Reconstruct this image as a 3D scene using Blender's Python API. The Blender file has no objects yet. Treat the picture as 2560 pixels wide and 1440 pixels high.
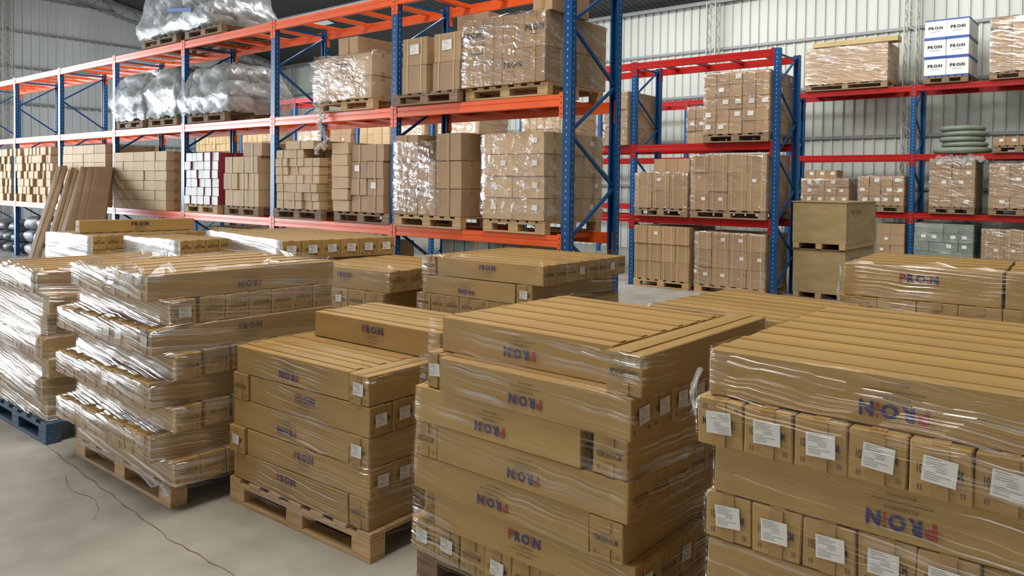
import bpy, math, random
from mathutils import Vector, Matrix
R = random.Random(7)
S = bpy.context.scene
COL = S.collection

# ------------------------------------------------------------------ camera
F_PX, YAW, PITCH, ROLL, PPY, CAM_H = 1921.26, 0.691546, 0.024645, 0.013076, 510.77, 1.85
cy, sy, cp, sp = math.cos(YAW), math.sin(YAW), math.cos(PITCH), math.sin(PITCH)
fwd = Vector((-sy * cp, cy * cp, -sp)); rgt = Vector((cy, sy, 0)); upv = rgt.cross(fwd)
cr, sr = math.cos(ROLL), math.sin(ROLL)
r2 = cr * rgt + sr * upv; u2 = -sr * rgt + cr * upv
cam_d = bpy.data.cameras.new('camera'); cam = bpy.data.objects.new('camera', cam_d); COL.objects.link(cam)
cam.matrix_world = Matrix(((r2.x, u2.x, -fwd.x, 0), (r2.y, u2.y, -fwd.y, 0), (r2.z, u2.z, -fwd.z, CAM_H), (0, 0, 0, 1)))
cam_d.sensor_width = 36; cam_d.lens = F_PX / 2560 * 36; cam_d.shift_y = (PPY - 720) / 2560
cam_d.clip_start = 0.05; cam_d.clip_end = 200
S.camera = cam

# ------------------------------------------------------------------ world, view
S.view_settings.view_transform = 'Standard'; S.view_settings.look = 'None'
S.view_settings.exposure = -0.22; S.view_settings.gamma = 1.0; S.view_settings.use_curve_mapping = False
S.cycles.max_bounces = 8; S.cycles.transparent_max_bounces = 24; S.cycles.diffuse_bounces = 4; S.cycles.glossy_bounces = 4
S.cycles.use_denoising = True; S.cycles.sample_clamp_indirect = 6
W = bpy.data.worlds.new('world'); S.world = W; W.use_nodes = True
bg = W.node_tree.nodes['Background']; bg.inputs[0].default_value = (0.88, 0.93, 1.0, 1); bg.inputs[1].default_value = 0.42

# ------------------------------------------------------------------ lights (daylight through door and roof panels, plus added fills)
def area(name, loc, target, sx, sy_, power, col):
    l = bpy.data.lights.new(name, 'AREA'); l.shape = 'RECTANGLE'; l.size = sx; l.size_y = sy_; l.energy = power; l.color = col
    o = bpy.data.objects.new(name, l); COL.objects.link(o); o.location = loc
    o.rotation_euler = (Vector(target) - Vector(loc)).to_track_quat('-Z', 'Y').to_euler()
    return o
area('door_daylight', (-30.2, -3.0, 3.2), (0, 0.5, 2.0), 13, 6.0, 6400, (0.86, 0.93, 1.0))
area('front_fill', (-1.0, -9.5, 3.2), (-4, 6, 1.2), 9, 5.0, 200, (1.0, 0.93, 0.83))  # unseen ambient fill added behind the camera
area('back_wall_fill', (-5.0, 16.4, 7.5), (-4.5, 20.4, 1.5), 13, 1.2, 330, (1.0, 0.99, 0.93))  # added fill aimed at the low back wall, no roof panel above it
area('roof_panel_daylight_near', (-3.5, 2.0, 9.6), (-3.5, 3.0, 0), 3.5, 8, 1000, (1.0, 0.94, 0.85))
area('roof_panel_daylight_back', (-5.0, 9.0, 8.9), (-4.0, 20.4, 2.6), 14, 3.0, 950, (0.98, 0.99, 0.96))
area('roof_panel_daylight_left', (-17.0, 10.0, 8.9), (-17.0, 12.0, 0), 14, 2.2, 2100, (0.95, 0.98, 1.0))

# ------------------------------------------------------------------ materials
def mat(name, col, rough=0.6, metal=0.0, var=0.0, spec=0.4):
    m = bpy.data.materials.new(name); m.use_nodes = True
    b = m.node_tree.nodes['Principled BSDF']
    b.inputs['Base Color'].default_value = (*col, 1); b.inputs['Roughness'].default_value = rough
    b.inputs['Metallic'].default_value = metal; b.inputs['Specular IOR Level'].default_value = spec
    m.diffuse_color = (*col, 1)
    return m
def nd(m, t, **k):
    n = m.node_tree.nodes.new(t)
    for a, b in k.items():
        if a in n.inputs: n.inputs[a].default_value = b
        else: setattr(n, a, b)
    return n
def lk(m, a, b): m.node_tree.links.new(a, b)
def textured(m, scale, c1, c2, bump=0.0, obvar=0.0, stretch=(1, 1, 1), detail=6.0, lo=0.3, hi=0.7):
    """noise between two colours + per-object variation + bump"""
    b = m.node_tree.nodes['Principled BSDF']
    tc = nd(m, 'ShaderNodeTexCoord'); mp = nd(m, 'ShaderNodeMapping'); mp.inputs['Scale'].default_value = stretch
    nz = nd(m, 'ShaderNodeTexNoise'); nz.inputs['Scale'].default_value = scale; nz.inputs['Detail'].default_value = detail
    rp = nd(m, 'ShaderNodeValToRGB'); rp.color_ramp.elements[0].position = lo; rp.color_ramp.elements[1].position = hi
    rp.color_ramp.elements[0].color = (*c1, 1); rp.color_ramp.elements[1].color = (*c2, 1)
    lk(m, tc.outputs['Object'], mp.inputs['Vector']); lk(m, mp.outputs[0], nz.inputs['Vector']); lk(m, nz.outputs['Fac'], rp.inputs[0])
    out = rp.outputs[0]
    if obvar:
        oi = nd(m, 'ShaderNodeObjectInfo'); mr = nd(m, 'ShaderNodeMapRange'); mr.inputs['To Min'].default_value = 1 - obvar; mr.inputs['To Max'].default_value = 1 + obvar * .7
        hs = nd(m, 'ShaderNodeHueSaturation'); lk(m, oi.outputs['Random'], mr.inputs['Value']); lk(m, mr.outputs[0], hs.inputs['Value'])
        lk(m, out, hs.inputs['Color']); out = hs.outputs[0]
    lk(m, out, b.inputs['Base Color'])
    if bump:
        bp = nd(m, 'ShaderNodeBump'); bp.inputs['Strength'].default_value = bump; bp.inputs['Distance'].default_value = 0.01
        lk(m, nz.outputs['Fac'], bp.inputs['Height']); lk(m, bp.outputs[0], b.inputs['Normal'])
    return m
M = {}
M['card'] = textured(mat('kraft_cardboard', (.43, .265, .095), .68), 3.0, (.40, .243, .072), (.455, .288, .095), .06, .10, (1, 4, 4))
M['card_pale'] = textured(mat('pale_cardboard', (.52, .38, .24), .7), 3.0, (.46, .31, .165), (.56, .39, .215), .06, .12)
M['card_brown'] = textured(mat('brown_cardboard', (.36, .235, .135), .7), 3.0, (.34, .215, .115), (.41, .265, .145), .06, .12)
M['card_yellow'] = textured(mat('yellowish_cardboard', (.5, .36, .16), .7), 3.0, (.44, .31, .14), (.52, .38, .18), .06, .12)
M['card_white'] = textured(mat('white_cardboard', (.74, .74, .72), .6), 3.0, (.68, .68, .67), (.78, .78, .76), .04, .06)
M['card_green'] = textured(mat('grey_green_cardboard', (.17, .21, .18), .6), 3.0, (.14, .18, .155), (.2, .24, .2), .05, .12)
M['crimson'] = mat('crimson_print', (.28, .03, .06), .5)
M['blue_print'] = mat('blue_print', (.04, .10, .36), .5)
M['tape'] = mat('packing_tape', (.385, .232, .082), .5, spec=.2)
M['strap'] = mat('yellow_strap', (.62, .45, .16), .4)
M['ink'] = mat('dark_ink', (.045, .03, .022), .7)
M['ink_soft'] = mat('faded_ink', (.16, .10, .055), .7)
M['ink_grey'] = mat('grey_ink', (.33, .32, .30), .7)
M['ink_red'] = mat('red_ink', (.30, .035, .03), .6)
M['ink_blue'] = mat('navy_ink', (.045, .035, .12), .6)
M['paper'] = textured(mat('sticker_paper', (.74, .72, .66), .6), 6, (.70, .68, .62), (.78, .76, .71), 0, .06)
M['wood'] = textured(mat('new_pallet_wood', (.55, .36, .17), .75), 5, (.42, .26, .115), (.60, .40, .20), .25, .12, (1, 9, 9))
M['wood_old'] = textured(mat('old_pallet_wood', (.26, .17, .10), .85), 5, (.17, .11, .065), (.33, .23, .14), .25, .2, (1, 9, 9))
M['wood_blue'] = textured(mat('blue_painted_wood', (.03, .07, .13), .7), 5, (.02, .05, .09), (.05, .10, .17), .25, 0, (1, 9, 9))
M['ply'] = textured(mat('plywood', (.50, .37, .18), .65), 2.2, (.36, .26, .12), (.47, .35, .17), .08, .08, (1, 1, 3))
M['orange'] = textured(mat('orange_beam_paint', (.8, .11, .02), .3, spec=.35), 2, (.80, .105, .016), (.88, .135, .024))
M['red'] = textured(mat('red_beam_paint', (.52, .02, .015), .32, spec=.3), 2, (.36, .010, .008), (.43, .014, .010))
M['blue'] = textured(mat('blue_upright_paint', (.012, .06, .22), .36, spec=.25), 2, (.006, .062, .19), (.009, .085, .25))
M['hole'] = mat('punched_hole', (.30, .36, .42), .5)
M['hole_dark'] = mat('punched_hole_dark', (.01, .012, .02), .6)
M['steel'] = mat('grey_steel', (.25, .26, .26), .5, .3)
M['lattice'] = mat('galvanised_lattice', (.42, .42, .38), .5, .2)
M['sack'] = textured(mat('grey_sack', (.20, .20, .19), .6), 4, (.17, .175, .165), (.36, .36, .33), .4, .1)
M['sack_dark'] = textured(mat('dark_sack', (.05, .06, .08), .5), 4, (.04, .045, .06), (.20, .21, .22), .4, .3)
M['hose'] = textured(mat('grey_green_hose', (.22, .26, .20), .45), 4, (.19, .23, .175), (.26, .30, .235))
M['strip_wood'] = mat('pale_board', (.72, .64, .54), .6)

def wall_mat(name, c1, c2, rough=.45):
    m = mat(name, c1, rough, .0, spec=.5); textured(m, .6, c1, c2, .0, 0, (1, 1, .25), 5)
    return m
M['wall'] = wall_mat('corrugated_wall_sheet', (.50, .52, .475), (.60, .62, .575))
M['wall_side'] = wall_mat('corrugated_end_wall_sheet', (.50, .53, .53), (.62, .65, .65))
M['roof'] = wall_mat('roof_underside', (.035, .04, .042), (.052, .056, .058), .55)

def floor_mat():
    m = mat('polished_concrete', (.33, .30, .25), .42, spec=.45)
    b = m.node_tree.nodes['Principled BSDF']
    tc = nd(m, 'ShaderNodeTexCoord')
    n1 = nd(m, 'ShaderNodeTexNoise'); n1.inputs['Scale'].default_value = .9; n1.inputs['Detail'].default_value = 8; n1.inputs['Roughness'].default_value = .62
    n2 = nd(m, 'ShaderNodeTexNoise'); n2.inputs['Scale'].default_value = 4.5; n2.inputs['Detail'].default_value = 8
    for n in (n1, n2): lk(m, tc.outputs['Object'], n.inputs['Vector'])
    r1 = nd(m, 'ShaderNodeValToRGB'); r1.color_ramp.elements[0].position = .32; r1.color_ramp.elements[1].position = .68
    r1.color_ramp.elements[0].color = (.31, .29, .245, 1); r1.color_ramp.elements[1].color = (.47, .445, .395, 1)
    r2_ = nd(m, 'ShaderNodeValToRGB'); r2_.color_ramp.elements[0].position = .25; r2_.color_ramp.elements[1].position = .75
    r2_.color_ramp.elements[0].color = (.76, .755, .74, 1); r2_.color_ramp.elements[1].color = (1, 1, 1, 1)
    mx = nd(m, 'ShaderNodeMix'); mx.data_type = 'RGBA'; mx.blend_type = 'MULTIPLY'; mx.inputs[0].default_value = 1
    lk(m, n1.outputs['Fac'], r1.inputs[0]); lk(m, n2.outputs['Fac'], r2_.inputs[0])
    lk(m, r1.outputs[0], mx.inputs[6]); lk(m, r2_.outputs[0], mx.inputs[7]); lk(m, mx.outputs[2], b.inputs['Base Color'])
    mr = nd(m, 'ShaderNodeMapRange'); mr.inputs['To Min'].default_value = .3; mr.inputs['To Max'].default_value = .6
    lk(m, n1.outputs['Fac'], mr.inputs['Value']); lk(m, mr.outputs[0], b.inputs['Roughness'])
    return m
M['floor'] = floor_mat()

def film_mat(name, gloss, haze, su, sv, crumple, bump, tint=(.93, .94, .95), rough=.12, slant=.06, crw=.35, base=.14, hb=.2, s0=.48, s1=.68, dist=.04, clear=(.45, .62, .06)):
    """clear stretch film: mostly see-through, wrinkles catch the light"""
    m = bpy.data.materials.new(name); m.use_nodes = True; nt = m.node_tree; nt.nodes.clear()
    out = nd(m, 'ShaderNodeOutputMaterial'); tr = nd(m, 'ShaderNodeBsdfTransparent'); gl = nd(m, 'ShaderNodeBsdfGlossy'); df = nd(m, 'ShaderNodeBsdfDiffuse')
    tr.inputs[0].default_value = (.985, .985, .985, 1)
    gl.inputs['Color'].default_value = (1, 1, 1, 1); gl.inputs['Roughness'].default_value = rough
    df.inputs['Color'].default_value = (*tint, 1)
    uv = nd(m, 'ShaderNodeUVMap'); mp = nd(m, 'ShaderNodeMapping'); mp.inputs['Rotation'].default_value = (0, 0, slant)
    mp2 = nd(m, 'ShaderNodeMapping'); mp2.inputs['Scale'].default_value = (su, sv, 1)
    lk(m, uv.outputs[0], mp.inputs['Vector']); lk(m, mp.outputs[0], mp2.inputs['Vector'])
    oi = nd(m, 'ShaderNodeObjectInfo')
    ad = nd(m, 'ShaderNodeVectorMath'); ad.operation = 'ADD'; lk(m, mp2.outputs[0], ad.inputs[0])
    cb = nd(m, 'ShaderNodeCombineXYZ'); ml = nd(m, 'ShaderNodeMath'); ml.operation = 'MULTIPLY'; ml.inputs[1].default_value = 37.
    lk(m, oi.outputs['Random'], ml.inputs[0]); lk(m, ml.outputs[0], cb.inputs[2]); lk(m, cb.outputs[0], ad.inputs[1])
    st = nd(m, 'ShaderNodeTexNoise'); st.inputs['Scale'].default_value = 1; st.inputs['Detail'].default_value = 3; st.inputs['Distortion'].default_value = dist
    lk(m, ad.outputs[0], st.inputs['Vector'])
    ad2 = nd(m, 'ShaderNodeVectorMath'); ad2.operation = 'ADD'; lk(m, uv.outputs[0], ad2.inputs[0]); lk(m, cb.outputs[0], ad2.inputs[1])
    cr_ = nd(m, 'ShaderNodeTexNoise'); cr_.inputs['Scale'].default_value = crumple; cr_.inputs['Detail'].default_value = 5; cr_.inputs['Distortion'].default_value = 1.2
    lk(m, ad2.outputs[0], cr_.inputs['Vector'])
    big = nd(m, 'ShaderNodeTexNoise'); big.inputs['Scale'].default_value = 2.2; big.inputs['Detail'].default_value = 2
    lk(m, ad2.outputs[0], big.inputs['Vector'])
    hs = nd(m, 'ShaderNodeMath'); hs.operation = 'MULTIPLY_ADD'; hs.inputs[1].default_value = crw; lk(m, cr_.outputs['Fac'], hs.inputs[0]); lk(m, st.outputs['Fac'], hs.inputs[2])
    bp = nd(m, 'ShaderNodeBump'); bp.inputs['Strength'].default_value = bump; bp.inputs['Distance'].default_value = .02; lk(m, hs.outputs[0], bp.inputs['Height'])
    lk(m, bp.outputs[0], gl.inputs['Normal'])
    # streak mask
    rp = nd(m, 'ShaderNodeMapRange'); rp.inputs['From Min'].default_value = s0; rp.inputs['From Max'].default_value = s1; lk(m, st.outputs['Fac'], rp.inputs['Value'])
    rb = nd(m, 'ShaderNodeMapRange'); rb.inputs['From Min'].default_value = clear[0]; rb.inputs['From Max'].default_value = clear[1]; rb.inputs['To Min'].default_value = clear[2]; lk(m, big.outputs['Fac'], rb.inputs['Value'])
    mm = nd(m, 'ShaderNodeMath'); mm.operation = 'MULTIPLY'; lk(m, rp.outputs[0], mm.inputs[0]); lk(m, rb.outputs[0], mm.inputs[1])
    g = nd(m, 'ShaderNodeMath'); g.operation = 'MULTIPLY_ADD'; g.inputs[1].default_value = gloss; g.inputs[2].default_value = gloss * base; lk(m, mm.outputs[0], g.inputs[0])
    h = nd(m, 'ShaderNodeMath'); h.operation = 'MULTIPLY_ADD'; h.inputs[1].default_value = haze; h.inputs[2].default_value = haze * hb; lk(m, mm.outputs[0], h.inputs[0])
    m1 = nd(m, 'ShaderNodeMixShader'); m2 = nd(m, 'ShaderNodeMixShader')
    lk(m, h.outputs[0], m1.inputs[0]); lk(m, tr.outputs[0], m1.inputs[1]); lk(m, df.outputs[0], m1.inputs[2])
    lk(m, g.outputs[0], m2.inputs[0]); lk(m, m1.outputs[0], m2.inputs[1]); lk(m, gl.outputs[0], m2.inputs[2])
    lk(m, m2.outputs[0], out.inputs[0])
    return m
M['film'] = film_mat('clear_stretch_film', .55, .02, .28, 80, 7, .75, base=.045, crw=.15)
M['film_heavy'] = film_mat('heavy_stretch_film', .62, .16, .35, 58, 6, .55, crw=.10, base=.11, slant=.10, s0=.45, s1=.64, clear=(.38, .60, .22))
M['film_glare'] = film_mat('door_glare_film', .42, .40, .8, 22, 6, .35, clear=(.38, .62, .25), crw=.5, base=.5, hb=.7, rough=.3)  # white haze mixed into the film imitates the door's reflection
M['film_crumple'] = film_mat('crumpled_stretch_film', .36, .06, 3, 20, 8, .8, slant=.2, crw=.9, dist=.3, clear=(.38, .62, .25))
M['film_sack'] = film_mat('cloudy_plastic_film', .22, .60, 2, 8, 3.5, .45, tint=(.72, .75, .76), slant=.5, crw=1, rough=.3, hb=.35, dist=.3, clear=(.38, .62, .25))
M['film_tail'] = film_mat('bunched_plastic_film', .5, .62, 8, 60, 12, 1.0, crw=1)

# ------------------------------------------------------------------ mesh helpers
class MB:
    def __init__(s): s.v = []; s.f = []; s.m = []; s.uv = None
    def quad(s, a, b, c, d, m=0):
        n = len(s.v); s.v += [tuple(a), tuple(b), tuple(c), tuple(d)]; s.f.append((n, n + 1, n + 2, n + 3)); s.m.append(m)
    def box(s, x0, x1, y0, y1, z0, z1, m=0, T=None):
        n = len(s.v)
        P = [(x, y, z) for z in (z0, z1) for y in (y0, y1) for x in (x0, x1)]
        if T is not None: P = [tuple(T @ Vector(p)) for p in P]
        s.v += P
        for f in ((0, 2, 3, 1), (4, 5, 7, 6), (0, 1, 5, 4), (2, 6, 7, 3), (0, 4, 6, 2), (1, 3, 7, 5)):
            s.f.append(tuple(n + i for i in f)); s.m.append(m)
    def cbox(s, x0, x1, y0, y1, z0, z1, c=.004, m=0, warp=0, T=None):
        """chamfered box: three loops of vertices per corner"""
        n = len(s.v); idx = {}
        for ix, (x, xs) in enumerate(((x0, 1), (x1, -1))):
            for iy, (y, ys) in enumerate(((y0, 1), (y1, -1))):
                for iz, (z, zs) in enumerate(((z0, 1), (z1, -1))):
                    j = Vector((R.uniform(-warp, warp), R.uniform(-warp, warp), R.uniform(-warp, warp) * .6)) if warp else Vector((0, 0, 0))
                    for a in range(3):
                        p = Vector((x + (0 if a == 0 else xs * c), y + (0 if a == 1 else ys * c), z + (0 if a == 2 else zs * c))) + j
                        if T is not None: p = T @ p
                        idx[(ix, iy, iz, a)] = len(s.v); s.v.append(tuple(p))
        I = idx
        def F(*k): s.f.append(tuple(k)); s.m.append(m)
        for ix in (0, 1):
            q = [I[ix, 0, 0, 0], I[ix, 1, 0, 0], I[ix, 1, 1, 0], I[ix, 0, 1, 0]]; F(*(q if ix else q[::-1]))
        for iy in (0, 1):
            q = [I[0, iy, 0, 1], I[0, iy, 1, 1], I[1, iy, 1, 1], I[1, iy, 0, 1]]; F(*(q if iy else q[::-1]))
        for iz in (0, 1):
            q = [I[0, 0, iz, 2], I[1, 0, iz, 2], I[1, 1, iz, 2], I[0, 1, iz, 2]]; F(*(q if iz else q[::-1]))
        for iy in (0, 1):
            for iz in (0, 1): F(I[0, iy, iz, 1], I[1, iy, iz, 1], I[1, iy, iz, 2], I[0, iy, iz, 2])
        for ix in (0, 1):
            for iz in (0, 1): F(I[ix, 0, iz, 0], I[ix, 1, iz, 0], I[ix, 1, iz, 2], I[ix, 0, iz, 2])
        for ix in (0, 1):
            for iy in (0, 1): F(I[ix, iy, 0, 0], I[ix, iy, 1, 0], I[ix, iy, 1, 1], I[ix, iy, 0, 1])
        for k in range(8):
            ix, iy, iz = k & 1, k >> 1 & 1, k >> 2 & 1; F(I[ix, iy, iz, 0], I[ix, iy, iz, 1], I[ix, iy, iz, 2])
    def bar(s, a, b, w, h, m=0, up=Vector((0, 0, 1))):
        a, b = Vector(a), Vector(b); d = b - a; L = d.length; d.normalize()
        if abs(d.dot(up)) > .99: up = Vector((0, 1, 0))
        x = d.cross(up).normalized(); z = x.cross(d)
        T = Matrix(((x.x, d.x, z.x, a.x), (x.y, d.y, z.y, a.y), (x.z, d.z, z.z, a.z), (0, 0, 0, 1)))
        s.box(-w / 2, w / 2, 0, L, -h / 2, h / 2, m, T)
    def mesh(s, name, mats, smooth=False):
        me = bpy.data.meshes.new(name); me.from_pydata(s.v, [], s.f)
        for k in mats: me.materials.append(M[k])
        me.polygons.foreach_set('material_index', s.m)
        if smooth: me.polygons.foreach_set('use_smooth', [True] * len(s.f))
        if s.uv:
            l = me.uv_layers.new(name='UVMap'); l.data.foreach_set('uv', [c for f in s.uv for p in f for c in p])
        me.validate(); me.update()
        return me
def link(name, me, loc=(0, 0, 0), rz=0, parent=None, label=None, cat=None, group=None, kind=None, scale=None):
    o = bpy.data.objects.new(name, me); COL.objects.link(o); o.location = loc; o.rotation_euler = (0, 0, rz)
    if scale: o.scale = scale
    if parent: o.parent = parent
    if label: o['label'] = label
    if cat: o['category'] = cat
    if group: o['group'] = group
    if kind: o['kind'] = kind
    return o
ORD = ['', 'first', 'second', 'third', 'fourth', 'fifth', 'sixth', 'seventh', 'eighth', 'ninth', 'tenth', 'eleventh', 'twelfth', 'thirteenth',
       'fourteenth', 'fifteenth', 'sixteenth', 'seventeenth', 'eighteenth', 'nineteenth', 'twentieth']

# ------------------------------------------------------------------ lettering
_tc = {}
def text_geo(s, bold=.0):
    """unit-height outline of a word: verts (x, y), faces, width"""
    k = (s, bold)
    if k in _tc: return _tc[k]
    c = bpy.data.curves.new('t', 'FONT'); c.body = s; c.size = 1; c.resolution_u = 2; c.offset = bold; c.dimensions = '2D'; c.fill_mode = 'BOTH'
    o = bpy.data.objects.new('t', c); COL.objects.link(o)
    dg = bpy.context.evaluated_depsgraph_get(); me = o.evaluated_get(dg).to_mesh()
    V = [(v.co.x, v.co.y) for v in me.vertices]; Fc = [tuple(p.vertices) for p in me.polygons]
    o.evaluated_get(dg).to_mesh_clear(); bpy.data.objects.remove(o); bpy.data.curves.remove(c)
    x0 = min(p[0] for p in V); x1 = max(p[0] for p in V); y0 = min(p[1] for p in V); y1 = max(p[1] for p in V)
    h = y1 - y0
    V = [((x - x0) / h, (y - y0) / h) for x, y in V]
    _tc[k] = (V, Fc, (x1 - x0) / h); return _tc[k]
def put_text(mb, s, c, r, u, h, m, bold=.0, maxw=None, width=None):
    """word centred at c, right r, up u, letter height h"""
    V, Fc, w = text_geo(s, bold); c, r, u = Vector(c), Vector(r), Vector(u); sx = h
    if width: sx = width / w
    if maxw and w * sx > maxw: sx = maxw / w
    n = len(mb.v)
    for x, y in V: mb.v.append(tuple(c + r * ((x - w / 2) * sx) + u * ((y - .5) * h)))
    flip = r.cross(u)
    for f in Fc: mb.f.append(tuple(n + i for i in f)); mb.m.append(m)
def put_logo(mb, c, r, u, h, mono=None, red=2, blue=3, soft=4, sub=True):
    """P R O i N with small lines under it; slots red / navy / faded"""
    c, r, u = Vector(c), Vector(r), Vector(u)
    parts = [('P', red), ('R', blue), ('O', blue), ('i', red), ('N', blue)]
    ws = [.70, .77, 1.05, .2, .86]; gap = .11; tot = sum(ws) + gap * 4
    x = -tot / 2
    for (ch, m), w in zip(parts, ws):
        if mono is not None: m = mono
        cc = c + r * ((x + w / 2) * h)
        if ch == 'i':
            hh = h
            for a, b in ((-.5, .16), (.30, .50)):
                mb.quad(cc - r * (.09 * h) + u * (a * hh), cc + r * (.09 * h) + u * (a * hh), cc + r * (.09 * h) + u * (b * hh), cc - r * (.09 * h) + u * (b * hh), m)
        else: put_text(mb, ch, cc, r, u, h, m, .045, width=w * h)
        x += w + gap
    if sub:
        put_text(mb, 'ACCESORIOS', c - u * (h * .86), r, u, h * .26, soft, .01, width=h * 2.0)
        put_text(mb, 'www.proinpuertas.com.ar', c - u * (h * 1.28), r, u, h * .2, soft, .012, width=h * 3.6)
        put_text(mb, 'MADE IN CHINA', c - u * (h * 1.68), r, u, h * .18, soft, .01, width=h * 1.7)

# ------------------------------------------------------------------ cartons
_tp = {}
def tape_mesh(L, Wd, H):
    k = (round(L, 3), round(Wd, 3), round(H, 3))
    if k in _tp: return _tp[k]
    mb = MB(); t = min(.026, Wd * .14); z = H + .003; w = .0035; e = .0057
    mb.box(-L / 2 + .004, L / 2 - .004, -t, t, H - .001, z)
    for sx in (-1, 1):
        x = sx * (L / 2 + e * .8); d = min(.05, H * .33)
        for a, b in ((H - d, H - .003), (.003, d)): mb.box(min(x, sx * L / 2), max(x, sx * L / 2), -t, t, a, b)
    _tp[k] = mb.mesh('packing_tape', ['tape']); return _tp[k]
_cc = {}
def carton_mesh(L, Wd, H, body='card', logo=None, ends=None, tape=True, strap=False, logo_h=None, seed=0, wave=False, vlines=False, stripe=None, word=None, back_logo=False):
    """long axis = local x, base at z=0, centred. -y side carries the logo, both ends the size"""
    key = (round(L, 3), round(Wd, 3), round(H, 3), body, logo, ends, tape, strap, logo_h, seed, vlines, stripe, word)
    if key in _cc: return _cc[key]
    mb = MB(); mats = [body, 'tape', 'ink_red', 'ink_blue', 'ink_soft', 'ink', 'strap']
    w = min(.0035, H * .03)
    mb.cbox(-L / 2, L / 2, -Wd / 2, Wd / 2, .001, H - .001, .0035, 0, w)
    e = .0022 + w
    if logo:
        up = 1 if logo.startswith('up') else -1
        lh = logo_h or H * .265
        y = -Wd / 2 - e
        cz = H * .5 + up * H * (.16)
        put_logo(mb, (0 if not logo.endswith('L') else -L * .1, y, cz), (up, 0, 0), (0, 0, up), lh)
    if word:
        y = -Wd / 2 - e; put_logo(mb, (0, y, H * .56), (1, 0, 0), (0, 0, 1), H * .17, mono=5, sub=False)
        mb.quad((-L * .22, y, H * .36), (L * .22, y, H * .36), (L * .22, y, H * .375), (-L * .22, y, H * .375), 4)
    if ends:
        up = 1 if ends == 'up' else -1
        for sx in (-1, 1):
            put_text(mb, '103X15X15CM', (sx * (L / 2 + e), 0, H * .52), (0, sx * up, 0), (0, 0, up), H * .17, 5, .012, width=Wd * .72)
            # small handling arrows
            for a in (-.34, .34):
                for k in (-.05, .0):
                    c0 = Vector((sx * (L / 2 + e), a * Wd + k * Wd, H * (.5 - up * .32)))
                    mb.quad(c0 + Vector((0, -.002, -.008)), c0 + Vector((0, .002, -.008)), c0 + Vector((0, .002, .008)), c0 + Vector((0, -.002, .008)), 4)
    if strap:
        for a in (-.28, .28):
            t = .006
            for sy_ in (-1, 1):
                y = sy_ * (Wd / 2 + e); mb.quad((a * L - t, y, 0), (a * L + t, y, 0), (a * L + t, y, H), (a * L - t, y, H), 6)
            for sx in (-1, 1):
                x = sx * (L / 2 + e); mb.quad((x, a * Wd - t, 0), (x, a * Wd + t, 0), (x, a * Wd + t, H), (x, a * Wd - t, H), 6)
            z = H + e; mb.quad((a * L - t, -Wd / 2, z), (a * L + t, -Wd / 2, z), (a * L + t, Wd / 2, z), (a * L - t, Wd / 2, z), 6)
    if vlines:   # centre seam tape down the sides
        for sy_ in (-1, 1):
            y = sy_ * (Wd / 2 + e); mb.quad((-.02, y, 0), (.02, y, 0), (.02, y, H), (-.02, y, H), 1)
    if stripe:
        mats.append(stripe)
        if stripe == 'crimson':
            for sx in (-1, 1):
                x = sx * (L / 2 + e); mb.quad((x, -Wd * .5, 0), (x, Wd * .5, 0), (x, Wd * .5, H), (x, -Wd * .5, H), 7)
        else:
            y = -Wd / 2 - e; x = L / 2 + e
            for a, b in ((0, .07), (.93, 1.0)):
                mb.quad((-L / 2, y, a * H), (L / 2, y, a * H), (L / 2, y, b * H), (-L / 2, y, b * H), 7)
                mb.quad((x, -Wd / 2, a * H), (x, Wd / 2, a * H), (x, Wd / 2, b * H), (x, -Wd / 2, b * H), 7)
    me = mb.mesh('carton', mats); _cc[key] = me
    return me
_sk = {}
def sticker_mesh(w, h, lines=True):
    k = (round(w, 3), round(h, 3), lines)
    if k in _sk: return _sk[k]
    mb = MB(); mb.box(-w / 2, w / 2, -.0008, 0, -h / 2, h / 2, 0)
    if lines:
        rr = random.Random(3)
        for i in range(10):
            z = h * (.42 - i * .088); a = -.42 * w; b = a + w * rr.uniform(.3, .84)
            if i in (4, 5): a = -.1 * w; b = .2 * w
            mb.quad((a, -.0014, z - h * .014), (b, -.0014, z - h * .014), (b, -.0014, z + h * .014), (a, -.0014, z + h * .014), 1)
    me = mb.mesh('shipping_label', ['paper', 'ink_grey']); _sk[k] = me; return me
def add_sticker(parent, side, off, z, w=.072, h=.06, tilt=0, L=1, Wd=1, lines=True, lab=True):
    """side: '-y' '+x' '-x' in the carton's own frame"""
    o = bpy.data.objects.new('shipping_label', sticker_mesh(w, h, lines)); COL.objects.link(o); o.parent = parent
    e = .0072
    if side == '-y': o.location = (off, -Wd / 2 - e, z); o.rotation_euler = (0, tilt, 0)
    if side == '+x': o.location = (L / 2 + e, off, z); o.rotation_euler = (0, 0, math.pi / 2); o.rotation_euler = Matrix.Rotation(math.pi / 2, 3, 'Z').to_euler() if not tilt else (Matrix.Rotation(math.pi / 2, 3, 'Z') @ Matrix.Rotation(tilt, 3, 'Y')).to_euler()
    if side == '-x': o.location = (-L / 2 - e, off, z); o.rotation_euler = (Matrix.Rotation(-math.pi / 2, 3, 'Z') @ Matrix.Rotation(tilt, 3, 'Y')).to_euler()
    if lab: o['label'] = 'white printed paper sticker'
    return o

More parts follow.
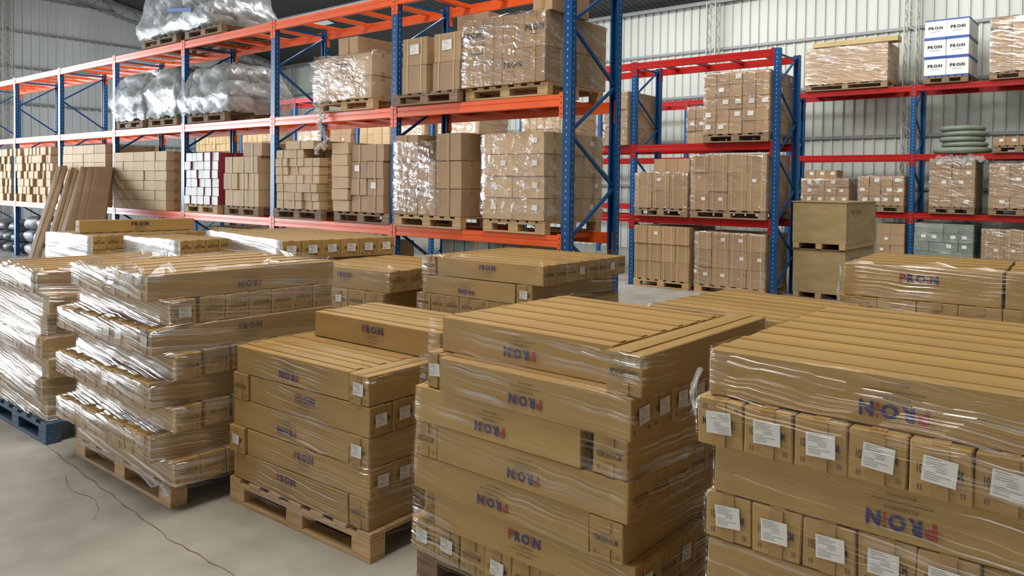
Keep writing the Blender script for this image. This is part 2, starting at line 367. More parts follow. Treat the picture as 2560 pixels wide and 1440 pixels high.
# ------------------------------------------------------------------ pallets
def pallet_parts(Lx=1.2, Ly=1.0, H=.144):
    """returns (deck, block, skid) builders, front = -y face with three blocks along x"""
    out = []
    d = MB(); n = 7; w = .1
    for i in range(n):
        x = -Lx / 2 + w / 2 + i * (Lx - w) / (n - 1); d.cbox(x - w / 2, x + w / 2, -Ly / 2, Ly / 2, H - .022, H, .002)
    for y in (-Ly / 2 + .05, 0, Ly / 2 - .05): d.cbox(-Lx / 2, Lx / 2, y - .05, y + .05, H - .044, H - .022, .002)
    out.append(('deck', d, (0, 0, 0)))
    for x in (-Lx / 2 + .07, 0, Lx / 2 - .07):
        for y in (-Ly / 2 + .05, 0, Ly / 2 - .05):
            b = MB(); b.cbox(-.07, .07, -.05, .05, 0, H - .044 - .022, .003); out.append(('block', b, (x, y, .022)))
    for y in (-Ly / 2 + .05, 0, Ly / 2 - .05):
        b = MB(); b.cbox(-Lx / 2, Lx / 2, -.05, .05, 0, .022, .002); out.append(('skid', b, (0, y, 0)))
    return out
_pm = {}
def pallet(loc, rz, label, group=None, wood='wood', Lx=1.2, Ly=1.0, parts=True, turn=False):
    """a wooden pallet: deck, nine blocks, three skids"""
    k = (wood, round(Lx, 2), round(Ly, 2))
    if k not in _pm:
        _pm[k] = []; cache = {}
        joined = MB()
        for nm, mb, l in pallet_parts(Lx, Ly):
            if nm not in cache: cache[nm] = mb.mesh('pallet_' + nm, [wood])
            _pm[k].append((nm, cache[nm], l))
            n = len(joined.v); joined.v += [(a + l[0], b + l[1], c + l[2]) for a, b, c in mb.v]
            joined.f += [tuple(n + i for i in f) for f in mb.f]; joined.m += mb.m
        _pm[k].append(('ALL', joined.mesh('pallet', [wood]), None))
    if not parts:
        return link('pallet', _pm[k][-1][1], loc, rz, None, label, 'pallet', group)
    r = link('pallet', None, loc, rz, None, label, 'pallet', group)
    for nm, me, l in _pm[k][:-1]: link(nm, me, l, 0, r)
    return r

# ------------------------------------------------------------------ stretch film
def rect_ring(x0, x1, y0, y1, n=14, rad=.02):
    """points round a rectangle, same count each side, starting at the front-left corner"""
    P = []
    for (ax, ay, bx, by) in ((x0, y0, x1, y0), (x1, y0, x1, y1), (x1, y1, x0, y1), (x0, y1, x0, y0)):
        L = math.hypot(bx - ax, by - ay); k = min(rad, L / 3) / L
        for i in range(n):
            t = k + (1 - 2 * k) * i / (n - 1); P.append((ax + (bx - ax) * t, ay + (by - ay) * t))
    return P
def film_mesh(rings, n=14, off=.012, amp=.004, seed=1, sides=(0, 1, 2, 3)):
    """rings: (z, x0, x1, y0, y1[, amp]) bottom to top -> wrinkled shell with metre UVs"""
    rr = random.Random(seed); mb = MB(); mb.uv = []; rows = []
    for g in rings:
        z, x0, x1, y0, y1 = g[:5]; a = g[5] if len(g) > 5 else amp; o = g[6] if len(g) > 6 else off
        P = rect_ring(x0 - o, x1 + o, y0 - o, y1 + o, n); cx, cy_ = (x0 + x1) / 2, (y0 + y1) / 2
        row = []
        for (x, y) in P:
            d = Vector((x - cx, y - cy_)).normalized(); q = rr.uniform(0, a)
            p = (x + d.x * q, y + d.y * q, z + rr.uniform(-a, a) * 1.5)
            row.append(len(mb.v)); mb.v.append(p)
        rows.append(row)
    N = 4 * n; per = [0]
    P0 = [mb.v[i] for i in rows[len(rows) // 2]]
    for i in range(N): a, b = P0[i], P0[(i + 1) % N]; per.append(per[-1] + math.hypot(a[0] - b[0], a[1] - b[1]))
    vv = 0; V = [0]
    for k in range(len(rows) - 1):
        a = mb.v[rows[k][3]]; b = mb.v[rows[k + 1][3]]; vv += math.dist(a, b); V.append(vv)
    for k in range(len(rows) - 1):
        for i in range(N):
            j = (i + 1) % N
            if i // n not in sides: continue
            mb.f.append((rows[k][i], rows[k][j], rows[k + 1][j], rows[k + 1][i])); mb.m.append(0)
            mb.uv.append(((per[i], V[k]), (per[i + 1], V[k]), (per[i + 1], V[k + 1]), (per[i], V[k + 1])))
    return mb
def film_tail(pts, w, name, parent=None, label=None, seed=0, mat_='film_tail', loc=(0, 0, 0)):
    """crumpled ribbon of bunched film along a polyline"""
    rr = random.Random(seed); mb = MB(); mb.uv = []
    for s in range(3):
        prev = None; vv = 0
        for k, p in enumerate(pts):
            p = Vector(p) + Vector((rr.uniform(-w, w) * .35, rr.uniform(-w, w) * .35, 0)); a = rr.uniform(0, 6.28)
            d = Vector((math.cos(a), math.sin(a), rr.uniform(-.3, .3))) * (w * rr.uniform(.25, .6))
            cur = (len(mb.v), len(mb.v) + 1, len(mb.v) + 2); mb.v += [tuple(p - d), tuple(p + d.orthogonal().normalized() * w * .2), tuple(p + d)]
            if prev:
                for i in (0, 1):
                    mb.f.append((prev[i], prev[i + 1], cur[i + 1], cur[i])); mb.m.append(0)
                    mb.uv.append(((i * w, vv), (i * w + w, vv), (i * w + w, vv + .05), (i * w, vv + .05)))
            prev = cur; vv += .05
    return link(name, mb.mesh('film_tail', [mat_], True), loc, 0, parent, label)

# ------------------------------------------------------------------ building shell
WX, WY, EAVE, SL = -30.5, 20.4, 7.10, .20
def ribbed(name, L, H, pitch, m, axis, top=None, dep=.045):
    """trapezoid-ribbed sheet, ribs run up; axis 'x' runs along x facing -y, 'y' runs along y facing +x"""
    mb = MB(); pts = []; n = int(L / pitch)
    for i in range(n + 1):
        a = i * pitch
        pts += [(a, 0), (a + pitch * .76, 0), (a + pitch * .82, dep), (a + pitch * .94, dep)]
    pts = [p for p in pts if p[0] <= L]
    for (a, d) in pts:
        h = top(a) if top else H
        for z in (0, h): mb.v.append((a, -d, z) if axis == 'x' else (d, a, z))
    for i in range(len(pts) - 1):
        mb.f.append((2 * i, 2 * i + 2, 2 * i + 3, 2 * i + 1) if axis == 'x' else (2 * i, 2 * i + 2, 2 * i + 3, 2 * i + 1)); mb.m.append(0)
    return mb.mesh(name, [m])
link('wall_back', ribbed('wall_back', 42, EAVE, .25, 'wall', 'x'), (WX, WY, 0), kind='structure')
link('wall_left', ribbed('wall_left', WY + 3.2 - 8.5 + 0.0, 8, .27, 'wall_side', 'y', top=lambda a: EAVE + SL * max(0, min(WY - (a + 5.3), 16)), dep=.075), (WX, 5.3, 0), kind='structure')
mb = MB(); mb.box(0, .1, 0, 14.6, 6.6, 11, 0); mb.box(0, .1, -4, 0, 0, 9, 0)
link('wall_left_front', mb.mesh('wall_left_front', ['wall_side']), (WX - .1, -9.4, 0), kind='structure')
mb = MB(); mb.box(0, 42, -.1, 0, 0, 11.3); link('wall_right_side', mb.mesh('w', ['wall_side']), (11.5, -13.4, 0), math.pi / 2, kind='structure')
mb = MB()
mb.box(WX, -7, -13.5, -13.4, 0, 9); mb.box(5.5, 11.5, -13.5, -13.4, 0, 9); mb.box(-7, 5.5, -13.5, -13.4, 6.2, 9)
link('wall_front', mb.mesh('wall_front', ['wall_side']), kind='structure')
# roof: corrugated sheet, rising from the back eave to the ridge and down again
mb = MB(); n = 0; x = WX; prof = []
while x < 11.5: prof += [(x, 0), (x + .09, 0), (x + .11, .02), (x + .16, .02)]; x += .18
RY = 3.5
for (x, d) in prof:
    mb.v += [(x, WY + .1, EAVE + d), (x, RY, EAVE + SL * (WY - RY) + d), (x, -13.4, EAVE + SL * (WY - RY) - SL * (RY + 13.4) + d)]
for i in range(len(prof) - 1):
    for k in (0, 1): mb.f.append((3 * i + k, 3 * i + k + 1, 3 * i + 4 + k, 3 * i + 3 + k)); mb.m.append(0)
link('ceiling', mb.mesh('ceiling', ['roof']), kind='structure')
mb = MB(); mb.quad((WX, -13.4, 0), (11.5, -13.4, 0), (11.5, WY, 0), (WX, WY, 0)); link('floor', mb.mesh('floor', ['floor']), kind='structure')
# roof purlins and the eave tube
k = 1
for y in [WY - .25 - i * 1.9 for i in range(9)]:
    mb = MB(); z = EAVE + SL * (WY - y) - .10; mb.box(WX, 11, y - .03, y + .03, z - .06, z + .04); link('trim_%d' % k, mb.mesh('purlin', ['steel']), kind='structure'); k += 1
# wall girts
for z in (5.74, 4.45, 3.17, 1.9):
    mb = MB(); mb.box(WX, 11, WY - .11, WY - .045, z - .035, z + .035); link('trim_%d' % k, mb.mesh('girt', ['steel']), kind='structure'); k += 1
for z in (8.25, 7.0, 5.77, 4.5, 3.2):
    mb = MB(); mb.box(WX + .045, WX + .11, 5.3, min(WY, WY - (z + .35 - EAVE) / SL) if z > EAVE - .3 else WY, z - .035, z + .035); link('trim_%d' % k, mb.mesh('girt', ['steel']), kind='structure'); k += 1
# rafter truss along the gable
mb = MB(); A = Vector((WX + .3, WY, EAVE - .05)); B = Vector((WX + .3, RY, EAVE + SL * (WY - RY) - .05)); dn = Vector((0, 0, -.45))
mb.bar(A, B, .06, .06); mb.bar(A + dn, B + dn, .06, .06)
for i in range(34):
    a = A.lerp(B, i / 34); b = A.lerp(B, (i + 1) / 34); mb.bar(a + (dn if i % 2 else Vector()), b + (Vector() if i % 2 else dn), .025, .025)
link('trim_%d' % k, mb.mesh('rafter', ['steel']), kind='structure'); k += 1
# translucent roof panels (daylight)
pm = bpy.data.materials.new('daylit_roof_panel'); pm.use_nodes = True
pb = pm.node_tree.nodes['Principled BSDF']; pb.inputs['Base Color'].default_value = (.3, .36, .4, 1); pb.inputs['Emission Color'].default_value = (.72, .85, .95, 1); pb.inputs['Emission Strength'].default_value = .42
M['panel'] = pm
for i, (x, y0, y1) in enumerate(((-26.5, 9, 11.0), (-21.5, 9, 10.6), (-21.5, 13, 14.2), (-17, 8, 9.2), (-17, 11.2, 12.6), (-12.5, 8.0, 9.4), (-12.5, 10.6, 12), (-8.5, 8.4, 10), (-24, 17, 17.5))):
    mb = MB(); f = lambda y: EAVE + SL * (WY - y) - .012
    mb.v += [(x, y0, f(y0)), (x + 1.0, y0, f(y0)), (x + 1.0, y1, f(y1)), (x, y1, f(y1))]; mb.f.append((0, 3, 2, 1)); mb.m.append(0)
    link('window_%d' % (i + 1), mb.mesh('panel', ['panel']), kind='structure')
# lattice columns on the walls
def lattice_column(loc, h, label):
    r = link('lattice_column', None, loc, 0, None, label, 'column', 'lattice wall columns')
    w = .13
    for sx in (-1, 1):
        for sy_ in (-1, 1):
            mb = MB(); mb.box(-.014, .014, -.014, .014, 0, h); link('chord', mb.mesh('chord', ['lattice']), (sx * w, sy_ * w, 0), 0, r)
    mb = MB(); n = int(h / .2)
    for (a, b) in (((-w, -w), (w, -w)), ((w, -w), (w, w)), ((-w, -w), (-w, w)), ((-w, w), (w, w))):
        for i in range(n):
            p, q = (a, b) if i % 2 else (b, a)
            mb.bar((p[0], p[1], i * h / n), (q[0], q[1], (i + 1) * h / n), .012, .012)
    link('lacing', mb.mesh('lacing', ['lattice']), (0, 0, 0), 0, r)
lattice_column((-9.45, WY - .32, 0), EAVE - .1, 'pale lattice steel column on the back wall above the red racking')
lattice_column((-4.42, WY - .32, 0), EAVE - .1, 'pale lattice steel column beside the white cartons')
lattice_column((-29.4, WY - .32, 0), EAVE - .1, 'lattice steel column in the far corner of the hall')
lattice_column((WX + .3, 9.25, 0), 9.0, 'lattice steel column on the end wall at upper left')
# floor joint and cracks
def crack(pts, w, k_, seed):
    rr = random.Random(seed); mb = MB(); P = []
    for a, b in zip(pts, pts[1:]):
        L = math.dist(a, b); m_ = max(2, int(L / .07))
        for i in range(m_): t = i / m_; P.append((a[0] + (b[0] - a[0]) * t + rr.uniform(-.006, .006), a[1] + (b[1] - a[1]) * t + rr.uniform(-.008, .008), w * rr.uniform(.35, 1.2)))
    for a, b in zip(P, P[1:]): mb.quad((a[0], a[1] - a[2], .0012), (b[0], b[1] - b[2], .0012), (b[0], b[1] + b[2], .0012), (a[0], a[1] + a[2], .0012))
    link('trim_%d' % k_, mb.mesh('crack', ['ink_soft']), kind='structure')
crack([(-9, 2.1), (-5.85, 2.03), (-3.87, 1.91), (-3.24, 1.93), (-1.2, 1.9)], .0035, k, 1); k += 1
crack([(-5.17, 1.89), (-4.9, 1.83), (-4.64, 1.87), (-4.44, 1.80), (-4.3, 1.7)], .0025, k, 2); k += 1

# ------------------------------------------------------------------ floor stacks of long cartons
LW = .155
def stack(org, rz, phrase, layers, h, wood, film=None, pal=(0, 0, 1.2, 1.0), group='long', z0=.144, body='card', seed=1, wrap_top=.12, wrap_from=-.05, wrap_label=None, film_amp=.005, pallet_label=None, nlay=None, film_pts=14, sides=(0, 1, 2, 3)):
    T = Matrix.Translation((org[0], org[1], 0)) @ Matrix.Rotation(rz, 4, 'Z')
    rr = random.Random(seed); n = len(layers)
    pallet(T @ Vector((pal[0] + pal[2] / 2, pal[1] + pal[3] / 2, 0)), rz, pallet_label or 'wooden pallet under the %s' % phrase, None, wood, pal[2], pal[3])
    ext = []
    for k_, items in enumerate(layers):
        z = z0 + k_ * h + .001; down = n - k_; bx = [9, -9, 9, -9]; cx_ = cy__ = 0
        for it in items:
            o, x, y, L, w = it[:5]; op = it[5] if len(it) > 5 else {}
            L_, w_ = (L, w) if o == 'X' else (w, L)
            bx = [min(bx[0], x), max(bx[1], x + L_), min(bx[2], y), max(bx[3], y + w_)]
            me = carton_mesh(L, w - .004, h - .002, op.get('body', body), op.get('logo'), op.get('ends', 'up'), True, False, op.get('lh'), rr.randint(0, 2))
            c = T @ Vector((x + L_ / 2, y + w_ / 2, 0))
            if o == 'Y': cx_ += 1; lab = 'long carton, end facing out, %s from left, %s layer down, %s' % (ORD[cx_], ORD[down], phrase)
            else: cy__ += 1; lab = 'long carton lying crosswise, %s from front, %s layer down, %s' % (ORD[cy__], ORD[down], phrase)
            ob = link('long_carton', me, (c.x, c.y, z), rz + (math.pi / 2 if o == 'Y' else 0) + rr.uniform(-.004, .004), None, lab, 'carton', 'long cartons on the ' + phrase)
            link('packing_tape', tape_mesh(L, w - .004, h - .002), (0, 0, 0), 0, ob)
            st = op.get('st')
            if st:
                side = {'f': '-y' if o == 'X' else '-x', 'r': '+x' if o == 'X' else '-y'}[st[0]]
                s = op.get('ss', 1.0)
                add_sticker(ob, side, op.get('so', rr.uniform(-.008, .008)), h * .52, .074 * s, .062 * s, rr.uniform(-.09, .09) + (math.pi if op.get('sflip') else 0), L, w - .003)
        ext.append((z, bx))
    if film:
        rings = []
        fx0, fx1, fy0, fy1 = pal[0], pal[0] + pal[2], pal[1], pal[1] + pal[3]
        lo = ext[0][1]
        rings.append((z0 + wrap_from, max(lo[0], fx0), min(lo[1], fx1) , max(lo[2], fy0), min(lo[3], fy1), .012))
        for (z, b), nxt in zip(ext, ext[1:] + [None]):
            rings.append((z + .012, *b)); rings.append((z + h * .5, *b)); rings.append((z + h - .014, *b))
        zt = ext[-1][0] + h; b = ext[-1][1]
        rings.append((zt + .006, b[0], b[1], b[2], b[3], film_amp, .004))
        if wrap_top: rings.append((zt + .012, b[0] + wrap_top, b[1] - wrap_top, b[2] + wrap_top * .8, b[3] - wrap_top, .03, 0)); 
        mb = film_mesh(rings, film_pts, .010, film_amp, seed, sides)
        me = mb.mesh('stretch_wrap', [film], True)
        link('stretch_wrap', me, (org[0], org[1], 0), rz, None, wrap_label or 'clear stretch film wound around the %s' % phrase, 'plastic film')
    return T
def Yr(x0, y0, n, w, L, **k):
    sts = k.pop('sts', ()); last = k.pop('last', None); out = []
    for i in range(n):
        op = dict(k)
        if i in sts: op['st'] = 'f'
        if i == n - 1 and last: op['logo'] = last
        out.append(('Y', x0 + i * w, y0 + R.uniform(-.004, .004), L, w, op))
    return out
def Xr(x0, y0, n, w, L, **k):
    sts = k.pop('sts', ()); first = k.pop('first', None); out = []
    for i in range(n):
        op = dict(k)
        if i in sts: op['st'] = 'r'
        if i == 0 and first: op['logo'] = first
        out.append(('X', x0 + R.uniform(-.003, .003), y0 + i * w, L, w, op))
    return out

# stack on the blue pallet, far left
y7 = [Yr(.05, .0, 7, .163, 1.15, last='up') , Xr(.0, .03, 7, .16, 1.13)]
S1 = [y7[1], Yr(-.06, .0, 7, .17, 1.2, last='up'), Xr(.0, .03, 7, .16, 1.16), Yr(-.06, .0, 7, .172, 1.2, last='up'), Xr(.0, .03, 7, .16, 1.13, ends='dn'), Xr(.02, .03, 7, .16, 1.16), Yr(-.05, -.02, 7, .165, 1.25)]
stack((-7.06, 2.03), 0, 'stack on blue pallet', S1, .15, 'wood_blue', 'film_heavy', (0, 0, 1.2, 1.2), seed=11, film_amp=.004, pallet_label='blue-painted wooden pallet at the left edge', wrap_from=-.01)
# tall stack beside it
g2 = lambda **k: [('X', .02, .11, 1.33, .155, {'ends': 'up'}), ('X', .02, .30, 1.31, .155, {'ends': 'up'})] + Xr(.05, .47, 5, .155, 1.28)
S2 = [Xr(.03, .10, 7, .158, 1.33), Yr(0, .0, 8, .162, 1.2), g2(), Yr(0, .0, 8, .162, 1.2, sts=(4,)), g2(), Yr(.02, .0, 8, .16, 1.2, sts=(3, 4, 5, 7), last='up'),
      [('X', .05, .11, 1.24, .155, {'ends': 'up', 'st': 'r'})] + Xr(.05, .30, 6, .155, 1.22), Yr(.24, .0, 6, .17, 1.25, last='dn')]
stack((-5.48, 1.97), 0, 'tall stack beside blue pallet', S2, .148, 'wood', 'film_heavy', (-.02, .12, 1.3, 1.1), seed=12, film_amp=.004)
# low stack left of centre
S3 = [[('X', 0, 0, 1.0, LW, {'logo': 'up'}), ('Y', 1.005, 0, 1.05, .15, {'ends': 'up'})] + Xr(.0, .156, 5, LW, 1.0),
      [('Y', -.02, -.015, 1.05, .15, {'ends': 'up', 'st': 'f', 'ss': .85})] + Xr(.135, 0, 6, LW, 1.02, first='up', sts=(0, 1)),
      [('X', .0, 0, 1.0, LW, {'logo': 'dn'}), ('Y', 1.005, -.005, 1.05, .15, {'ends': 'up', 'st': 'f'})] + Xr(.0, .156, 5, LW, 1.0),
      [('Y', .0, -.005, 1.05, .15, {'ends': 'up'})] + Xr(.153, 0, 6, LW, 1.0, first='up', sts=(0, 1)),
      [('X', .03, 0, .97, LW, {'logo': 'dn'}), ('Y', 1.005, -.005, 1.05, .15, {'ends': 'up', 'st': 'f'})] + Xr(.03, .156, 5, LW, .97),
      Xr(.14, .46, 3, .17, 1.05, first='up', lh=.044)]
stack((-4.045, 2.385), .035, 'low stack left of centre', S3, .1535, 'wood', 'film', (-.02, -.01, 1.2, 1.05), seed=13, wrap_top=.0, pallet_label='new wooden pallet showing fully under the low stack')
# big stack right of centre
S4 = [Yr(-.02, .04, 8, .153, 1.1, sts=(0, 1, 3)),
      [('Y', .01, .09, 1.0, .13, {'ends': 'up'})] + Xr(.148, .02, 6, LW, 1.05, first='up', sts=(0, 2)),
      [('X', .03, 0, .97, LW, {'logo': 'dn'}), ('Y', 1.01, -.01, 1.1, .152, {'ends': 'up'})] + Xr(.03, .156, 5, LW, .97),
      [('Y', .04, -.005, 1.05, .15, {'ends': 'up'})] + Xr(.195, -.01, 6, LW, .985, first='dn'),
      [('X', .05, -.02, .925, LW, {'logo': 'dn'}), ('Y', 1.02, -.01, 1.1, .152, {'ends': 'up'})] + Xr(.05, .156, 6, LW, .95),
      [('Y', .11, .0, 1.0, .115, {'ends': 'up', 'st': 'f', 'ss': .9})] + Xr(.23, -.04, 7, LW, .97, first='dn', sts=(0, 1, 2, 3)),
      [('X', .155, .05, .91, LW, {'logo': 'dn'})] + Xr(.16, .207, 5, LW, .905) + [('Y', 1.083, -.03, 1.1, .158, {'ends': 'dn'})]]
stack((-2.60, 2.42), -.01, 'front stack right of centre', S4, .159, 'wood_old', 'film', (-.03, .08, 1.2, 1.1), seed=14, wrap_top=.0)
# nearest stack at the right edge
S5 = [Yr(0, 0, 8, .153, 1.15, sts=(0, 2, 5)), Xr(-.01, 0, 7, LW, 1.1, first='up'), Yr(-.03, -.02, 8, .153, 1.15, sts=(0, 1, 3)), Xr(.0, .0, 7, LW, 1.15),
      Yr(-.01, -.0, 8, .153, 1.15, sts=(0, 1, 2, 3, 4, 5, 6), ss=1.08), Xr(.02, .0, 7, .157, 1.08, first='dn', lh=.044),
      Yr(-.028, -.03, 8, .152, 1.15, sts=(0, 1, 2, 3, 4, 5, 6), ss=1.1), Xr(.0, .0, 8, .158, 1.07, first='dn', lh=.044)]
S5[6][0][5]['sflip'] = True; S5[6][0][5]['ends'] = 'dn'
stack((-1.055, 2.27), 0, 'nearest stack at right edge', S5, .15, 'wood', 'film', (.0, 0, 1.2, 1.2), seed=15, wrap_top=.0)
# big cartons behind it
S6 = [Yr(0, 0, 6, .25, 1.2), Xr(0, 0, 5, .24, 1.0), Yr(0, 0, 6, .25, 1.2), Yr(-.02, -.02, 6, .252, 1.2, sts=(0, 5), ss=1.7),
      Xr(0, 0, 5, .24, .98, first='up', lh=.06) + Xr(1.0, 0, 5, .24, .9)]
stack((-1.70, 5.86), .05, 'back stack at right edge', S6, .235, 'wood', 'film', (0, 0, 1.5, 1.2), seed=16, wrap_top=.05)
# low stack behind centre right
S7 = [Yr(0, 0, 7, .155, 1.1), Xr(0, 0, 7, LW, 1.05), Yr(0, 0, 7, .155, 1.1), Xr(0, 0, 7, LW, 1.05), Yr(0, 0, 7, .155, 1.1, last='up'), Xr(0, 0, 7, .158, 1.06, first='dn', lh=.044)]
stack((-2.54, 4.50), -.05, 'low stack behind centre right', S7, .155, 'wood', 'film', (0, 0, 1.1, 1.1), seed=17, wrap_top=.05, film_amp=.008)
# back stack at the centre
S8 = [Xr(0, 0, 8, LW, 1.15), Yr(0, 0, 7, .163, 1.2), Xr(0, 0, 8, LW, 1.15), Yr(0, 0, 7, .163, 1.2), Yr(-.06, 0, 8, .16, 1.2),
      [('X', 0, 0, .99, LW, {'logo': 'dn'}), ('Y', 1.0, 0, 1.2, LW, {'st': 'f', 'ends': 'up'})] + Xr(0, .157, 7, LW, .98),
      [('Y', 0, 0, 1.2, LW, {'ends': 'up'})] + Xr(.17, 0, 8, .156, 1.08, first='up', sts=(3, 6))]
stack((-4.72, 4.52), .035, 'back stack near picture centre', S8, .158, 'wood', 'film', (-.02, 0, 1.2, 1.2), seed=18, wrap_top=.1)
# back stack left of it
S9 = [Xr(0, 0, 5, .24, 1.1), Yr(0, 0, 5, .22, 1.2), Xr(0, 0, 5, .24, 1.1), Yr(-.05, 0, 5, .22, 1.2, sts=(2,)), Xr(-.02, .02, 5, .24, 1.12, first='up', lh=.044)]
stack((-6.10, 4.30), .07, 'back stack left of centre', S9, .19, 'wood', 'film', (0, 0, 1.15, 1.15), seed=19, wrap_top=.1)
S10 = [Xr(0, 0, 6, .215, 1.9) for _ in range(5)] + [Xr(0, 0, 6, .215, 1.93, sts=(0, 1, 2, 3, 4, 5), ss=1.3)]
stack((-8.32, 4.56), -.15, 'stack with six stickered ends', S10, .19, 'wood_old', 'film_glare', (.2, .1, 1.5, 1.1), seed=20, wrap_top=.0, sides=(0, 3))
S11 = [Xr(0, 0, 4, LW, 1.03) for _ in range(7)]
stack((-8.66, 3.78), .1, 'far stack by leaning boards', S11, .156, 'wood_old', 'film_glare', (.0, 0, 1.05, .65), seed=21, wrap_top=.0, sides=(0, 3))
S12 = [Xr(0, 0, 9, LW, 1.0) for _ in range(7)]
stack((-9.85, 3.42), .1, 'farthest stack by leaning boards', S12, .156, 'wood_old', 'film_glare', (.0, 0, 1.05, 1.3), seed=22, wrap_top=.0, sides=(0, 3))
me = carton_mesh(1.32, .15, .14, 'card', 'up', 'up', logo_h=.05)
link('long_carton', me, (-9.37, 4.25, 1.243), math.radians(86), None, 'single long carton laid across the top of the farthest film-wrapped stack', 'carton')

# ------------------------------------------------------------------ pallet racks
def upright_mesh(h):
    mb = MB(); w, d, t = .105, .085, .004
    mb.box(-w / 2, w / 2, 0, t, 0, h); mb.box(-w / 2, -w / 2 + t, t, d, 0, h); mb.box(w / 2 - t, w / 2, t, d, 0, h)
    mb.box(-w / 2 + t, -w / 2 + .025, d - t, d, 0, h); mb.box(w / 2 - .025, w / 2 - t, d - t, d, 0, h)
    z = .06
    while z < h - .05:
        mb.box(-.007, .007, -.0008, 0, z, z + .022, 1)
        for s in (-1, 1):
            mb.box(s * (w / 2) - .0006, s * (w / 2) + .0006, d * .5 - .006, d * .5 + .006, z, z + .022, 1)
        z += .075
    mb.box(-.09, .09, -.03, d + .03, 0, .008)
    return mb.mesh('upright', ['blue', 'hole'])
def beam_mesh(L, mt, H=.13):
    mb = MB(); P = [(.006, 0), (0, .006), (0, H * .42), (.005, H * .47), (.005, H * .56), (0, H * .61), (0, H - .006), (.006, H), (.03, H), (.03, H - .028), (.05, H - .028), (.05, 0)]
    n = len(P)
    for x in (0, L):
        for y, z in P: mb.v.append((x, y, z - H))
    for i in range(n): j = (i + 1) % n; mb.f.append((i, i + n, j + n, j)); mb.m.append(0)
    return mb.mesh('beam', [mt])
def connector_mesh(mt, w):
    mb = MB(); mb.box(0, w, -.006, 0, -.25, .02); mb.box(0, .005, -.006, .05, -.25, .02)
    for z in (-.03, -.09, -.15, -.21): mb.box(w * .4, w * .4 + .014, -.0072, -.006, z - .008, z + .008, 1)
    return mb.mesh('connector', [mt, 'hole_dark'])
def rack(x0, y, nb, Wb, D, levels, H, mt, label, bars=4, first=0, brace_first=0, solid_top=False):
    root = link('pallet_rack', None, (x0, y, 0), 0, None, label, 'pallet rack')
    um = upright_mesh(H)
    post_w = .105
    pitch = .58
    bl = {}
    for k_ in range(nb + 1):
        X = -k_ * Wb
        link('upright', um, (X, 0, 0), 0, root); link('upright', um, (X, D, 0), math.pi, root)
        z, i = .1, 0
        while z + pitch <= H + .02:
            a, b = (.05, D - .05) if i % 2 == 0 else (D - .05, .05)
            key = ('b', i % 2)
            if key not in bl:
                mb = MB(); mb.bar((0, a, 0), (0, b, pitch), .03, .03, up=Vector((1, 0, 0))); bl[key] = mb.mesh('brace', ['blue'])
            link('brace', bl[key], (X + R.uniform(-.004, .004), 0, z), 0, root); z += pitch; i += 1
        if 'h' not in bl: mb = MB(); mb.box(-.015, .015, .05, D - .05, -.015, .015); bl['h'] = mb.mesh('brace', ['blue'])
        link('brace', bl['h'], (X, 0, H - .09), 0, root)
    bmesh_ = beam_mesh(Wb - post_w - .01, mt); c_in = connector_mesh(mt, .05)
    cbm = MB(); cbm.cbox(-.04, .04, .04, D - .04, -.055, -.005, .003); cb = cbm.mesh('cross_bar', [mt])
    for k_ in range(nb):
        X = -(k_ + 1) * Wb + post_w / 2 + .005
        for li, z in enumerate(levels):
            for rear in (0, 1):
                if rear: b = link('beam', bmesh_, (X + Wb - post_w - .01, D, z), math.pi, root)
                else: b = link('beam', bmesh_, (X, 0, z), 0, root)
                L = Wb - post_w - .01
                for e_ in (0, 1):
                    end = (k_ == 0 and e_ == 1 and not rear) or (k_ == 0 and e_ == 0 and rear)
                    off = (-.05 if not e_ else (-.04 if end else 0))
                    link('connector', c_in, ((0 if not e_ else L) + off, 0, 0), 0, b)
            if li in bars:
                for i in range(4): link('cross_bar', cb, (X + (i + .5) * (Wb - .1) / 4 + .02, 0, z - .004), 0, root)
    return root
rack(-4.77, 6.65, 7, 2.728, 1.0, (1.315, 2.83, 4.27), 4.285, 'orange', 'long orange and blue pallet rack crossing the picture from the left', (0, 1, 2))
rack(-4.82, 12.69, 7, 2.728, 1.0, (1.316, 2.64, 4.19), 4.20, 'red', 'middle red and blue pallet rack behind the orange one', (2,))
rack(-1.30, 18.64, 5, 2.728, 1.0, (1.36, 2.65, 4.16), 4.17, 'red', 'red and blue pallet rack standing against the back wall', (2,))

